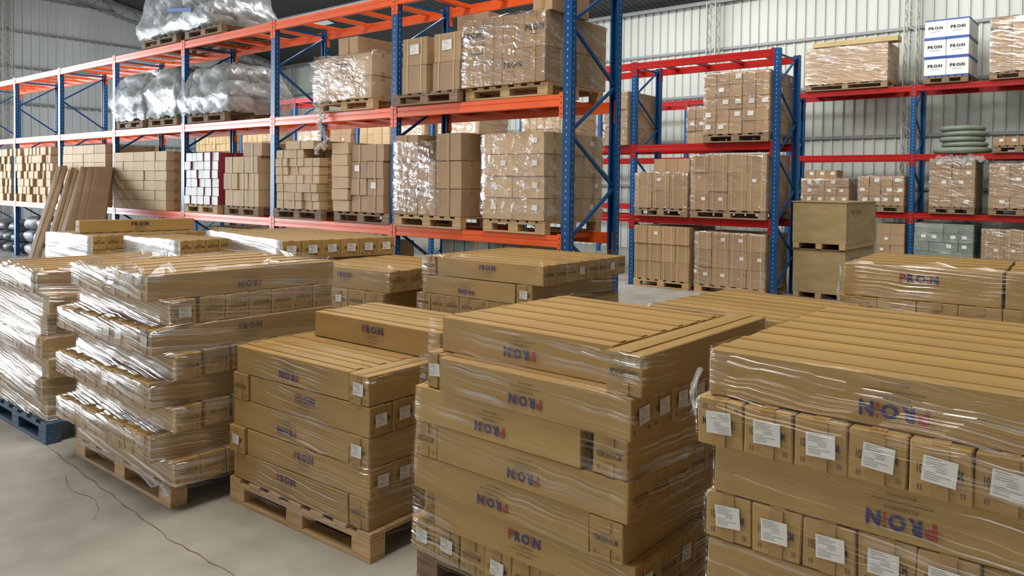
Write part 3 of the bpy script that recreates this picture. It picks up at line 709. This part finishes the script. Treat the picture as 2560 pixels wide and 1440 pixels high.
# ------------------------------------------------------------------ loads on the racks
CN = {'card': 'brown', 'card_pale': 'pale brown', 'card_brown': 'brown', 'card_yellow': 'yellowish', 'card_white': 'white', 'card_green': 'grey-green'}
def load(nm, X0, X1, Y0, z, nx, ny, nz, hh, phrase, body='card_brown', depth=1.08, pal='wood_old', film=None, stick=0, strap=False, top=None, word=None, vl=True,
         stripe=None, seed=1, gap=.006, palx=None, parts=True, famp=.012, cols=None, jit=.010, ftop=True, tape=True, ffrom=0, skin=True, stw=.075, cat='carton', pal_label=None, xs=None, wordset=None):
    rr = random.Random(seed); z += .002
    if pal:
        px0, px1 = palx or (X0, X1)
        pallet(((px0 + px1) / 2, Y0 + depth / 2, z), 0, pal_label or 'wooden pallet under the %s' % phrase, None, pal, px1 - px0, min(depth, 1.1), parts); z += .1455
    dx, dy = (X1 - X0) / nx, depth / ny; zt = 0; c = CN.get(body, 'brown')
    for k_ in range(nz):
        for i in range(nx):
            for j in range(ny):
                if not (j == 0 or i == nx - 1 or k_ == nz - 1): continue
                if top and k_ == nz - 1 and (i, j) not in top: continue
                if top and k_ == nz - 2 and not (j == 0 or i == nx - 1): continue
                x0 = X0 + i * dx; L = dx - gap
                if xs: x0, x1_ = X0 + xs[i] * (X1 - X0), X0 + xs[i + 1] * (X1 - X0); L = x1_ - x0 - gap
                wd = word if (word and j == 0 and (wordset is None or (i, k_) in wordset)) else None
                me = carton_mesh(round(L, 3), dy - gap, hh - .002, body, None, None, tape and hh > .1, strap, None, rr.randint(0, 1), vlines=vl, stripe=stripe, word=wd)
                if j == 0: lab = '%s carton, %s from left in %s row up, %s' % (c, ORD[i + 1], ORD[k_ + 1], phrase)
                elif i == nx - 1: lab = '%s carton on right side, %s back, %s row up, %s' % (c, ORD[j + 1], ORD[k_ + 1], phrase)
                else: lab = '%s carton on top, %s from left, %s back, %s' % (c, ORD[i + 1], ORD[j + 1], phrase)
                if len(lab.split()) > 16: lab = lab.replace(c + ' carton', 'carton')
                if len(lab.split()) > 16: lab = lab.replace('on right side', 'right side')
                ob = link(nm, me, (x0 + L / 2 + gap / 2 + rr.uniform(-jit, jit) * .3, Y0 + (j + .5) * dy + rr.uniform(-jit, jit), z + k_ * hh), rr.uniform(-jit, jit) * .8, None, lab, cat, phrase)
                if stick and rr.random() < stick and (j == 0 or i == nx - 1):
                    add_sticker(ob, '-y' if j == 0 else '+x', (L if j == 0 else dy) * rr.choice((-.1, .15, .22)), hh * .6, stw, stw * .8, rr.uniform(-.06, .06), L, dy - gap, False)
                if tape and parts: link('packing_tape', tape_mesh(round(L, 3), dy - gap, hh - .002), (0, 0, 0), 0, ob)
                zt = max(zt, z + (k_ + 1) * hh)
    if film:
        rings = []; zz = z + ffrom
        while zz < zt - .02: rings.append((zz, X0, X1, Y0, Y0 + depth)); zz += .11
        rings.append((zt - .01, X0, X1, Y0, Y0 + depth)); rings.append((zt + .012, X0 + .0, X1, Y0, Y0 + depth, famp, .0))
        if ftop: rings.append((zt + .02, X0 + .25, X1 - .25, Y0 + .25, Y0 + depth - .25, .04, 0))
        mb = film_mesh(rings, 12, .016, famp, seed)
        link('stretch_wrap', mb.mesh('stretch_wrap', [film], True), (0, 0, 0), 0, None, 'shiny clear film around the %s' % phrase, 'plastic film')
    return zt
YA, YB, YC = 6.60, 12.60, 18.56
LA, MA, TA = 1.315, 2.83, 4.27
# ---- orange rack, lowest beam, from the near end going left
load('carton', -5.92, -5.02, YA, LA, 2, 3, 4, .245, 'wrapped load nearest end post', 'card_pale', 1.15, 'wood', 'film_crumple', .75, seed=31, vl=False, ffrom=.06, famp=.02)
z = load('carton', -7.42, -6.25, YA, LA, 3, 3, 3, .335, 'second load from end post', 'card_brown', 1.1, 'wood', None, 0, seed=32, xs=(0, .36, .64, 1), top=[(0, 0), (0, 1), (0, 2), (2, 0), (2, 1), (2, 2), (1, 1), (1, 2)])
link('film', film_mesh([(1.50 + i * .11, -7.42, -6.62, YA, YA + .9) for i in range(9)], 10, .016, .012, 5).mesh('film', ['film_crumple'], True), label='clear film around the left half of the tall brown load', cat='plastic film').name = 'stretch_wrap'
load('small_carton', -8.66, -8.29, YA - .03, LA, 1, 3, 6, .158, 'narrow column of six beside blue post', 'card', 1.05, None, None, 0, seed=33, vl=False) if False else None
pallet((-8.12, YA + .55, LA + .002), 0, 'wooden pallet under the mixed carton towers left of blue post', None, 'wood_old', 1.14, 1.05)
ZP = LA + .1475 - .146
load('small_carton', -8.68, -8.32, YA - .02, ZP + .145, 1, 3, 6, .156, 'small carton tower, lowest beam', 'card_pale', 1.05, None, None, 0, seed=33, vl=False, jit=.02)
load('carton', -8.29, -7.62, YA, ZP + .145, 2, 3, 4, .226, 'twin carton tower beside blue post', 'card_brown', 1.05, None, None, .3, strap=False, seed=34, vl=True, jit=.018, stw=.1)
load('flat_carton', -10.07, -9.02, YA, LA, 3, 3, 7, .124, 'seven-row pile of flat cartons', 'card_pale', 1.08, 'wood_old', None, 0, seed=35, jit=.03, xs=(0, .3, .66, 1), palx=(-10.12, -8.95), top=[(0, 0), (1, 0), (1, 1), (2, 1), (0, 1)])
load('flat_carton', -9.80, -9.12, YA, LA + .1455 + 7 * .124, 1, 2, 1, .125, 'flat carton capping seven-row pile', 'card_pale', .9, None, None, 0, seed=36)
load('carton', -11.50, -10.52, YA, LA, 3, 2, 3, .262, 'three-row pile, lowest beam', 'card_pale', 1.05, 'wood_old', None, 0, seed=37, xs=(0, .43, .7, 1), jit=.02)
load('carton', -11.02, -10.48, YA + .03, LA + .148 + 3 * .262, 1, 2, 1, .21, 'top of pile with bulging sides', 'card_brown', .9, None, None, 0, seed=38)
load('white_carton', -12.80, -11.72, YA, LA, 5, 3, 6, .145, 'crimson-sided white pile', 'card_white', 1.0, 'wood', None, 0, seed=39, stripe='crimson', vl=False, gap=.02, jit=.02, tape=False)
load('wide_carton', -15.58, -13.45, YA, LA, 5, 3, 6, .178, 'pale six-row wall', 'card_pale', 1.1, None, None, .0, seed=40, vl=False, gap=.003)
load('wide_carton', -18.05, -15.95, YA, LA, 4, 2, 7, .178, 'wall behind leaning boards', 'card_pale', 1.1, None, None, 0, seed=41, vl=False, gap=.003)
load('slim_carton', -22.9, -21.25, YA, LA, 8, 1, 7, .18, 'slim carton wall, picture edge', 'card_pale', 1.05, None, None, 0, seed=44, vl=False, gap=.045, jit=.05, tape=False)
load('slim_carton', -21.03, -18.8, YA, LA, 11, 1, 7, .18, 'slim carton wall, far left', 'card_pale', 1.05, None, None, 0, seed=42, vl=False, gap=.045, jit=.05, tape=False)
# ---- orange rack, middle beam
load('carton', -6.24, -5.03, YA, MA, 4, 4, 2, .385, 'largest load, middle beam', 'card_brown', 1.2, 'wood', 'film_crumple', 0, seed=51, word='w', strap=False, famp=.015, wordset=((0, 1), (2, 0), (3, 1)))
load('carton', -5.25, -4.98, YA + .05, MA + .148 + .77, 1, 2, 1, .36, 'top of largest load', 'card_brown', .7, None, None, 0, seed=52)
pallet((-6.87, YA + .5, MA + .002), 0, 'old wooden pallet under the four cartons on the middle beam', None, 'wood_old', 1.14, 1.05)
for i, (x0, x1) in enumerate(((-7.30, -6.86), (-6.74, -6.29))):
    load('carton', x0, x1, YA, MA + .146, 1, 2, 2, .345, ('left' if i == 0 else 'right') + ' pair with paper notes', 'card_brown', .95, None, None, 0, seed=53 + i, vl=False, strap=True)
    for o in [o for o in COL.objects if o.get('group', '').startswith(('left' if i == 0 else 'right') + ' pair') and 'first from left in second row' in o['label']]:
        add_sticker(o, '-y', .0, .2, .16, .12, .0, x1 - x0 - .006, .95 / 2 - .006, True)
load('carton', -6.78, -6.25, YA + .45, MA + .148 + .69, 1, 1, 1, .3, 'tall back carton behind paper notes', 'card_brown', .5, None, None, 0, seed=56, vl=False)
load('carton', -9.10, -7.88, YA, MA, 3, 3, 2, .30, 'load with torn hanging film', 'card_pale', 1.15, 'wood', 'film_crumple', 0, seed=57, vl=False, famp=.03, word='w', wordset=((1, 1),))
load('carton', -8.72, -8.30, YA + .1, MA + .148 + .62, 1, 2, 1, .25, 'carton on top of torn-film load', 'card_brown', .8, None, None, 0, seed=58)
film_tail([(-9.1 + .06 * math.sin(i * .9) + .012 * i, YA - .05 + .02 * math.sin(i), 3.55 - i * .05) for i in range(26)], .13, 'film_tail', None, None, 3)['label'] = 'ragged strip of film hanging over the middle orange beam'
COL.objects['film_tail']['category'] = 'plastic film'
film_tail([(-8.72 + .04 * math.sin(i * .7) - .010 * i, YA - .05, 3.6 - i * .05) for i in range(28)], .08, 'film_tail', None, 'thin ragged film strip beside the torn load', 4)['category'] = 'plastic film'
# ---- sacks
_sm = {}
def sack_mesh(m, seed):
    k = (m, seed)
    if k in _sm: return _sm[k]
    rr = random.Random(seed); mb = MB(); nu, nv = 18, 9; ph = [rr.uniform(0, 6.28) for _ in range(6)]
    for v in range(nv + 1):
        t = math.pi * v / nv - math.pi / 2
        for u in range(nu):
            a = 2 * math.pi * u / nu; q = math.copysign(abs(math.cos(a)) ** .6, math.cos(a)), math.copysign(abs(math.sin(a)) ** .6, math.sin(a))
            r = math.cos(t) ** .55 if v not in (0, nv) else .05
            w = 1 + .09 * math.sin(3 * a + ph[0]) * math.cos(2 * t + ph[1]) + .06 * math.sin(5 * a + ph[2] + 3 * t)
            mb.v.append((.5 * q[0] * r * w, .5 * q[1] * r * w, .5 + .5 * math.copysign(abs(math.sin(t)) ** .8, math.sin(t)) * (1 + .08 * math.sin(2 * a + ph[3]))))
    for v in range(nv):
        for u in range(nu): u2_ = (u + 1) % nu; mb.f.append((v * nu + u, v * nu + u2_, (v + 1) * nu + u2_, (v + 1) * nu + u)); mb.m.append(0)
    _sm[k] = mb.mesh('sack', [m], True); return _sm[k]
def sack_pile(X0, X1, Y0, Y1, z, H, nx, ny, nz, m, phrase, seed, taper=.12):
    rr = random.Random(seed); n = 0
    for k_ in range(nz):
        ins = taper * k_ * (X1 - X0) / 2
        for i in range(nx if k_ < nz - 1 else max(1, nx - 1)):
            m_ = nx if k_ < nz - 1 else max(1, nx - 1)
            for j in range(ny):
                dx = (X1 - X0 - 2 * ins) / m_; dy = (Y1 - Y0) / ny; n += 1
                link('sack', sack_mesh(m, rr.randint(1, 4)), (X0 + ins + (i + .5) * dx, Y0 + (j + .5) * dy, z + k_ * H / nz), rr.uniform(-.15, .15), None,
                     'grey sack, %s from left, %s back, %s tier up, %s' % (ORD[i + 1], ORD[j + 1], ORD[k_ + 1], phrase), 'sack', phrase, scale=(dx * .99, dy * .99, H / nz * .99))
def dome_film(X0, X1, Y0, Y1, z, H, label, seed, bulge=.10, n=16, film='film_sack'):
    rings = []; rr = random.Random(seed); cx, cy_ = (X0 + X1) / 2, (Y0 + Y1) / 2; K = 16
    for i in range(K + 1):
        t = i / K; s = (1 - t ** 4.5) ** .5 if t < 1 else .06
        s = max(s, .12) * (1 + bulge * math.sin(math.pi * t)) * (1 + .05 * math.sin(t * 9 + seed))
        rings.append((z + H * t, cx - (X1 - X0) / 2 * s, cx + (X1 - X0) / 2 * s, cy_ - (Y1 - Y0) / 2 * s, cy_ + (Y1 - Y0) / 2 * s, .022))
    link('stretch_wrap', film_mesh(rings, n, .02, .02, seed).mesh('stretch_wrap', [film], True), (0, 0, 0), 0, None, label, 'plastic film')
pallet((-14.9, YA + .5, MA + .002), 0, 'small old pallet under the left cloudy sack load', None, 'wood_old', 1.1, 1.0)
sack_pile(-15.4, -14.25, YA + .02, YA + 1.0, MA + .148, .92, 2, 2, 3, 'sack', 'left cloudy load, middle beam', 61)
dome_film(-15.45, -14.2, YA - .02, YA + 1.05, MA + .15, .98, 'cloudy white film around the left sack load on the middle beam', 61)
pallet((-13.6, YA + .5, MA + .002), 0, 'old pallet under the middle cloudy sack load', None, 'wood_old', 1.05, 1.0)
pallet((-12.1, YA + .5, MA + .002), 0, 'right pallet under the wide grey sack load', None, 'wood_old', 1.2, 1.0)
sack_pile(-14.1, -13.05, YA + .02, YA + 1.0, MA + .148, .92, 2, 2, 3, 'sack', 'middle cloudy load, middle beam', 66)
dome_film(-14.12, -13.03, YA - .02, YA + 1.05, MA + .15, .96, 'cloudy film around the middle sack load on the middle beam', 66, bulge=.02)
sack_pile(-12.86, -11.35, YA + .02, YA + 1.0, MA + .148, .82, 3, 2, 3, 'sack', 'right grey load, middle beam', 62)
dome_film(-12.86, -11.3, YA - .02, YA + 1.05, MA + .15, .86, 'cloudy film around the right grey sack load on the middle beam', 62, bulge=.03, n=20)
pallet((-13.75, YA + .5, TA + .002), 0, 'wooden pallet on the top orange beam under the sack load', None, 'wood_old', 1.3, 1.0)
pallet((-12.2, YA + .5, TA + .002), 0, 'second pallet on the top orange beam under the sack load', None, 'wood_old', 1.2, 1.0)
sack_pile(-14.25, -11.9, YA + .0, YA + 1.0, TA + .148, .9, 4, 2, 4, 'sack', 'load on top beam', 63)
dome_film(-14.3, -11.85, YA - .05, YA + 1.1, TA + .15, .98, 'cloudy film bundled round the sack load on the top beam', 63, bulge=.03, n=20)
mb = MB(); mb.cbox(-.42, .42, -.01, .01, 0, .07, .004); link('blue_board', mb.mesh('b', ['blue_print']), (-12.75, YA - .12, 4.72), 0, None, 'blue printed strip on the sack load on top beam', 'strip').rotation_euler = (0, .12, 0)
# dark sacks on the floor under the left bays
sack_pile(-18.3, -15.8, YA + .15, YA + 1.0, .001, .95, 4, 2, 3, 'sack_dark', 'dark heap under left rack bays', 64, .03)
sack_pile(-21.0, -18.5, YA + .15, YA + 1.0, .001, .95, 4, 2, 3, 'sack_dark', 'dark heap behind blue post', 67, .03)
sack_pile(-23.7, -21.25, YA + .15, YA + 1.0, .001, .8, 4, 1, 3, 'sack_dark', 'dark heap at left picture edge', 65, .03)
# cartons on the floor under the orange rack
load('carton', -6.9, -5.3, YA + .35, 0, 4, 1, 3, .36, 'grey row on floor under rack end', 'card_green', .6, 'wood_old', None, 0, seed=71, parts=False)
load('carton', -9.6, -8.1, YA + .3, 0, 3, 1, 3, .30, 'brown row under second rack bay', 'card_brown', .7, 'wood_old', None, 0, seed=72, parts=False)
load('carton', -12.6, -10.6, YA + .35, 0, 4, 1, 3, .31, 'pale row under third rack bay', 'card_yellow', .6, 'wood_old', None, .2, seed=73, parts=False)
# leaning boards
rr = random.Random(5)
def board(a, b, w, t, m, label, grp):
    a, b = Vector(a), Vector(b); L = (b - a).length; mb = MB(); mb.cbox(-w / 2, w / 2, -t / 2, t / 2, 0, L, .003, 0)
    d = (b - a).normalized(); o = link('leaning_board', mb.mesh('board', [m]), tuple(a), 0, None, label, 'board', grp)
    o.rotation_euler = d.to_track_quat('Z', 'Y').to_euler(); return o
for i in range(7):
    board((-15.35 + i * .20, 4.95 + rr.uniform(-.05, .05), .03), (-17.95 + i * .20 + rr.uniform(-.05, .05), 6.47, 2.03 + rr.uniform(-.03, .08)), .06, .10, ('strip_wood', 'card_brown', 'card_pale')[i % 3],
          '%s narrow long board from the left in the bundle leaning on the orange rack' % ORD[i + 1], 'leaning bundle of narrow boards')
for i in range(3):
    board((-13.75 + i * .36, 5.05, .03), (-16.35 + i * .34, 6.47, 2.06), .30, .12, 'card_brown', '%s wide brown board from the left, leaning right of the narrow bundle' % ORD[i + 1], 'wide leaning boards')

# ---- middle red rack
LB, MB_, TB = 1.316, 2.64, 4.19
load('carton', -6.08, -4.90, YB, MB_, 5, 3, 5, .212, 'tall load, middle red beam', 'card_brown', 1.1, 'wood_old', 'film_crumple', .35, seed=81, parts=False, vl=False, stw=.1)
load('small_carton', -6.45, -6.10, YB + .1, MB_, 2, 2, 3, .22, 'side column, middle red beam', 'card_brown', .9, None, 'film_crumple', .4, seed=82, parts=False, vl=False)
load('carton', -6.30, -4.92, YB, LB, 4, 3, 3, .325, 'strapped load, lower red beam', 'card_brown', 1.1, 'wood_old', 'film_crumple', .2, seed=83, parts=False, strap=True, vl=False)
load('carton', -7.44, -6.36, YB, LB, 3, 2, 2, .33, 'two-row load, lower red beam', 'card_brown', 1.05, 'wood_old', 'film_crumple', .2, seed=84, parts=False, strap=True, vl=False)
load('small_carton', -7.10, -6.38, YB + .1, LB + .146 + .66, 3, 1, 1, .25, 'top of two-row load', 'card_brown', .6, None, None, .5, seed=85, vl=False)
load('carton', -7.44, -6.30, YB, 0, 4, 3, 3, .33, 'left floor load, red rack', 'card_brown', 1.05, 'wood', None, .15, seed=86, parts=False, strap=True, vl=False)
load('carton', -6.20, -4.92, YB, 0, 4, 3, 3, .31, 'right floor load, red rack', 'card_brown', 1.05, 'wood', 'film_crumple', .3, seed=87, parts=False, strap=True, vl=False)
load('carton', -8.15, -7.63, YB, MB_, 2, 3, 3, .34, 'far tall load, red rack', 'card_brown', 1.1, None, 'film_crumple', 0, seed=88, parts=False, vl=False)
for i, (a, b, n_, h_, nz_, bd, fl) in enumerate(((-23.7, -22.5, 3, .23, 3, 'card_yellow', None), (-22.45, -21.35, 3, .23, 3, 'card_yellow', None), (-20.95, -19.4, 3, .23, 3, 'card_pale', None), (-18.2, -16.95, 3, .22, 3, 'card_pale', 'film_crumple'),
        (-16.7, -15.85, 1, .33, 2, 'card_brown', None), (-15.5, -14.35, 2, .29, 2, 'card_pale', None), (-14.2, -13.12, 3, .22, 3, 'card_pale', 'film_crumple'), (-12.7, -11.4, 3, .21, 3, 'card_pale', 'film_crumple'), (-10.2, -9.0, 3, .22, 3, 'card_pale', 'film_crumple'))):
    load('carton', a, b, YB, MB_, n_, 1, nz_, h_, '%s far load from left' % ORD[i + 1], bd, 1.0, 'wood_old', fl, .1, seed=90 + i, parts=False, vl=True)
# ---- plywood crates
def crate(x0, x1, y0, y1, z0, z1, label, lid=False):
    r = link('plywood_crate', None, ((x0 + x1) / 2, (y0 + y1) / 2, z0), 0, None, label, 'crate', 'stacked plywood crates')
    a, b, h = (x1 - x0) / 2, (y1 - y0) / 2, z1 - z0; t = .012
    def part(nm, f, m='ply'): mb = MB(); f(mb); return link(nm, mb.mesh(nm, [m]), (0, 0, 0), 0, r)
    part('front_panel', lambda m: m.cbox(-a, a, -b, -b + t, .11, h, .002)); part('back_panel', lambda m: m.cbox(-a, a, b - t, b, .11, h, .002))
    part('side_panel', lambda m: m.cbox(a - t, a, -b + t, b - t, .11, h, .002)); part('side_panel', lambda m: m.cbox(-a, -a + t, -b + t, b - t, .11, h, .002))
    part('lid', lambda m: m.cbox(-a - .02, a + .02, -b - .02, b + .02, h, h + .018, .003), 'wood_old' if lid else 'ply')
    part('base_board', lambda m: m.cbox(-a, a, -b, b, .09, .11, .002))
    for i in (-1, 0, 1):
        part('runner', lambda m: m.cbox(i * (a - .06) - .05, i * (a - .06) + .05, -b, b, 0, .09, .003), 'wood')
    bm_ = MB(); rr = random.Random(9)
    for yy in (-b + .05, -b * .3, b * .35):
        for zz in (h - .04, .16): bm_.box(a, a + .002, yy - .012, yy + .012, zz - .008, zz + .008)
    for i in range(9): yy = -b + .25 + i * .07; bm_.box(a, a + .002, yy, yy + .035, h - .17 - (.03 if i % 3 else 0), h - .13)
    link('stencil_mark', bm_.mesh('stencil_mark', ['ink_soft']), (0, 0, 0), 0, r)
    return r
crate(-4.70, -3.84, 13.30, 14.95, 0, .82, 'lower plywood crate on the floor beside the red rack end', True)
crate(-4.70, -3.82, 13.25, 15.0, .845, 1.63, 'upper plywood crate stacked on the lower one')
# ---- wall rack
LC, MC, TC = 1.36, 2.65, 4.16
load('wide_carton', -6.36, -4.55, YC, TC, 1, 2, 4, .215, 'wide load, top beam', 'card_brown', 1.0, 'wood_old', 'film_crumple', 0, seed=101, parts=False, vl=False)
load('wide_carton', -6.2, -4.35, YC - .03, TC + .148 + .86, 1, 1, 1, .12, 'long lid carton on wide load', 'card_yellow', .35, None, None, 0, seed=102, vl=False)
load('white_carton', -3.83, -2.98, YC, TC, 2, 3, 3, .405, 'blue-edged white load, top', 'card_white', 1.1, 'wood_old', None, 0, seed=103, parts=False, vl=False, stripe='blue_print', word='w')
load('carton', -2.60, -1.45, YC, TC, 3, 2, 2, .56, 'brown load, top right', 'card_brown', 1.0, 'wood_old', 'film_crumple', .3, seed=104, parts=False, vl=True, word='w', wordset=((0, 1),))
load('small_carton', -6.40, -5.32, YC, LC, 4, 2, 3, .2, 'left load, wall-rack lower beam', 'card_brown', 1.0, 'wood_old', 'film_crumple', .7, seed=105, parts=False, vl=False, stw=.09)
load('small_carton', -6.35, -5.62, YC + .1, LC + .146 + .6, 3, 1, 1, .2, 'top of left wall-rack load', 'card_brown', .5, None, None, .9, seed=106, vl=False, stw=.09)
load('small_carton', -5.12, -4.15, YC, LC, 4, 2, 3, .22, 'second load, lower wall-rack beam', 'card_brown', 1.0, 'wood_old', 'film_crumple', .7, seed=107, parts=False, vl=False, stw=.1)
load('small_carton', -3.66, -2.80, YC, LC, 2, 2, 5, .205, 'third load, lower wall-rack beam', 'card_brown', 1.0, 'wood_old', 'film_crumple', .5, seed=108, parts=False, vl=False, stw=.09)
load('small_carton', -2.55, -1.45, YC, LC, 3, 2, 4, .23, 'right load, lower wall-rack beam', 'card_brown', 1.0, 'wood_old', 'film_crumple', .5, seed=109, parts=False, vl=False, stw=.09)
load('green_carton', -3.93, -2.80, YC, 0, 4, 3, 5, .2, 'grey-green load on floor', 'card_green', 1.0, 'wood_old', 'film', .25, seed=110, parts=False, vl=False, stw=.09)
load('carton', -2.66, -1.45, YC, 0, 3, 2, 3, .31, 'floor load, right edge', 'card_brown', 1.0, 'wood_old', 'film_crumple', .5, seed=111, parts=False, vl=False, strap=True)
load('small_carton', -4.70, -4.12, YC, 0, 2, 2, 4, .24, 'floor load behind the crates', 'card_brown', 1.0, 'wood_old', None, .5, seed=112, parts=False, vl=False)
load('small_carton', -2.50, -1.6, YC, MC, 4, 2, 1, .18, 'row on middle wall-rack beam', 'card_brown', 1.0, 'wood_old', None, .5, seed=113, parts=False, vl=False)
# hose coils
def torus_mesh(R0, r, turns=4):
    mb = MB(); nu, nv = 40, 12
    for u in range(nu):
        for v in range(nv):
            a, b = 2 * math.pi * u / nu, 2 * math.pi * v / nv; q = .8
            mb.v.append(((R0 + r * 1.6 * q * math.cos(b)) * math.cos(a), (R0 + r * 1.6 * q * math.cos(b)) * math.sin(a), r * (1 + math.sin(b) * .97)))
    for u in range(nu):
        for v in range(nv): mb.f.append((u * nv + v, ((u + 1) % nu) * nv + v, ((u + 1) % nu) * nv + (v + 1) % nv, u * nv + (v + 1) % nv)); mb.m.append(0)
    return mb.mesh('hose_coil', ['hose'], True)
z = MC + .002; cm = torus_mesh(.37, .058); cb_ = torus_mesh(.47, .07)
for i in range(5):
    o = link('hose_coil', cb_ if i == 0 else cm, (-3.12 + (.03 if i % 2 else -.02), YC + .5, z), 0, None, 'grey-green hose coil, %s up from the beam in the pile' % ORD[i + 1], 'hose coil', 'pile of hose coils'); z += .14 if i == 0 else .116
rings = [(MC - .17 + .03 * i, -3.62 + .06 * i, -2.62 - .05 * i, YC - .03 + .04 * i, YC + 1.0 - .04 * i, .05) for i in range(7)]
link('stretch_wrap', film_mesh(rings, 14, .02, .05, 9).mesh('stretch_wrap', ['film_sack'], True), label='cloudy loose film sagging around the hose coils', cat='plastic film')
# loose bunched film at the corner of the nearest stack
film_tail([(-1.115, 2.33, 1.262), (-1.105, 2.27, 1.225), (-1.09, 2.225, 1.20), (-1.08, 2.21, 1.175), (-1.075, 2.21, 1.14)], .022, 'film_tail', None, 'white bunched film knot at the corner of the nearest stack', 7)['category'] = 'plastic film'
film_tail([(-1.72 + .01 * math.sin(i), 5.83, 1.31 - i * .06) for i in range(11)], .022, 'film_tail', None, 'white bunched film edge running down the big back stack corner', 9)['category'] = 'plastic film'
film_tail([(-4.30, 2.09, .15), (-4.24, 2.06, .12), (-4.19, 2.06, .09)], .045, 'film_tail', None, 'white film bunched on the pallet corner beside the low stack', 8)['category'] = 'plastic film'

# ------------------------------------------------------------------ cartons buried in the stacks: one uncounted object per kind
BURIED = {"long_carton":[[197,219],[221,226],[233,234],[236,241],[248,249],[258,274],[280,280],[291,325],[333,362],[373,379],[389,398],[400,404],[414,439],[450,469],[471,473],[478,522],[526,531]],"carton":[[87,88],[96,96],[98,98],[100,100],[102,102],[110,111],[113,114],[116,117],[120,127],[132,139],[141,148],[152,152],[182,183],[185,186],[188,189],[191,192],[209,210],[212,213],[215,216],[223,223],[225,225],[227,227],[229,229],[234,235],[240,241],[247,247],[287,288],[299,300],[307,307],[309,309],[316,316],[319,320],[334,336],[343,345],[363,364],[366,366],[368,370],[373,374],[377,378],[383,384]]}
for kind_, runs in BURIED.items():
    mb = MB(); slots = []
    for a, b in runs:
        for i in range(a, b + 1):
            o = bpy.data.objects.get(kind_ if i == 0 else '%s.%03d' % (kind_, i))
            if not o: continue
            T = Matrix.Translation(o.location) @ o.rotation_euler.to_matrix().to_4x4(); me = o.data; n = len(mb.v)
            mb.v += [tuple(T @ v.co) for v in me.vertices]
            for p in me.polygons:
                m_ = me.materials[p.material_index]
                if m_ not in slots: slots.append(m_)
                mb.f.append(tuple(n + q for q in p.vertices)); mb.m.append(slots.index(m_))
            for ch in list(o.children): bpy.data.objects.remove(ch)
            bpy.data.objects.remove(o)
    me = bpy.data.meshes.new('buried'); me.from_pydata(mb.v, [], mb.f)
    for m_ in slots: me.materials.append(m_)
    me.polygons.foreach_set('material_index', mb.m); me.update()
    link('buried_' + kind_, me, label='brown cartons buried inside and behind the outer ones in the ' + ('floor stacks' if kind_ == 'long_carton' else 'rack loads'), cat='cartons', kind='stuff')
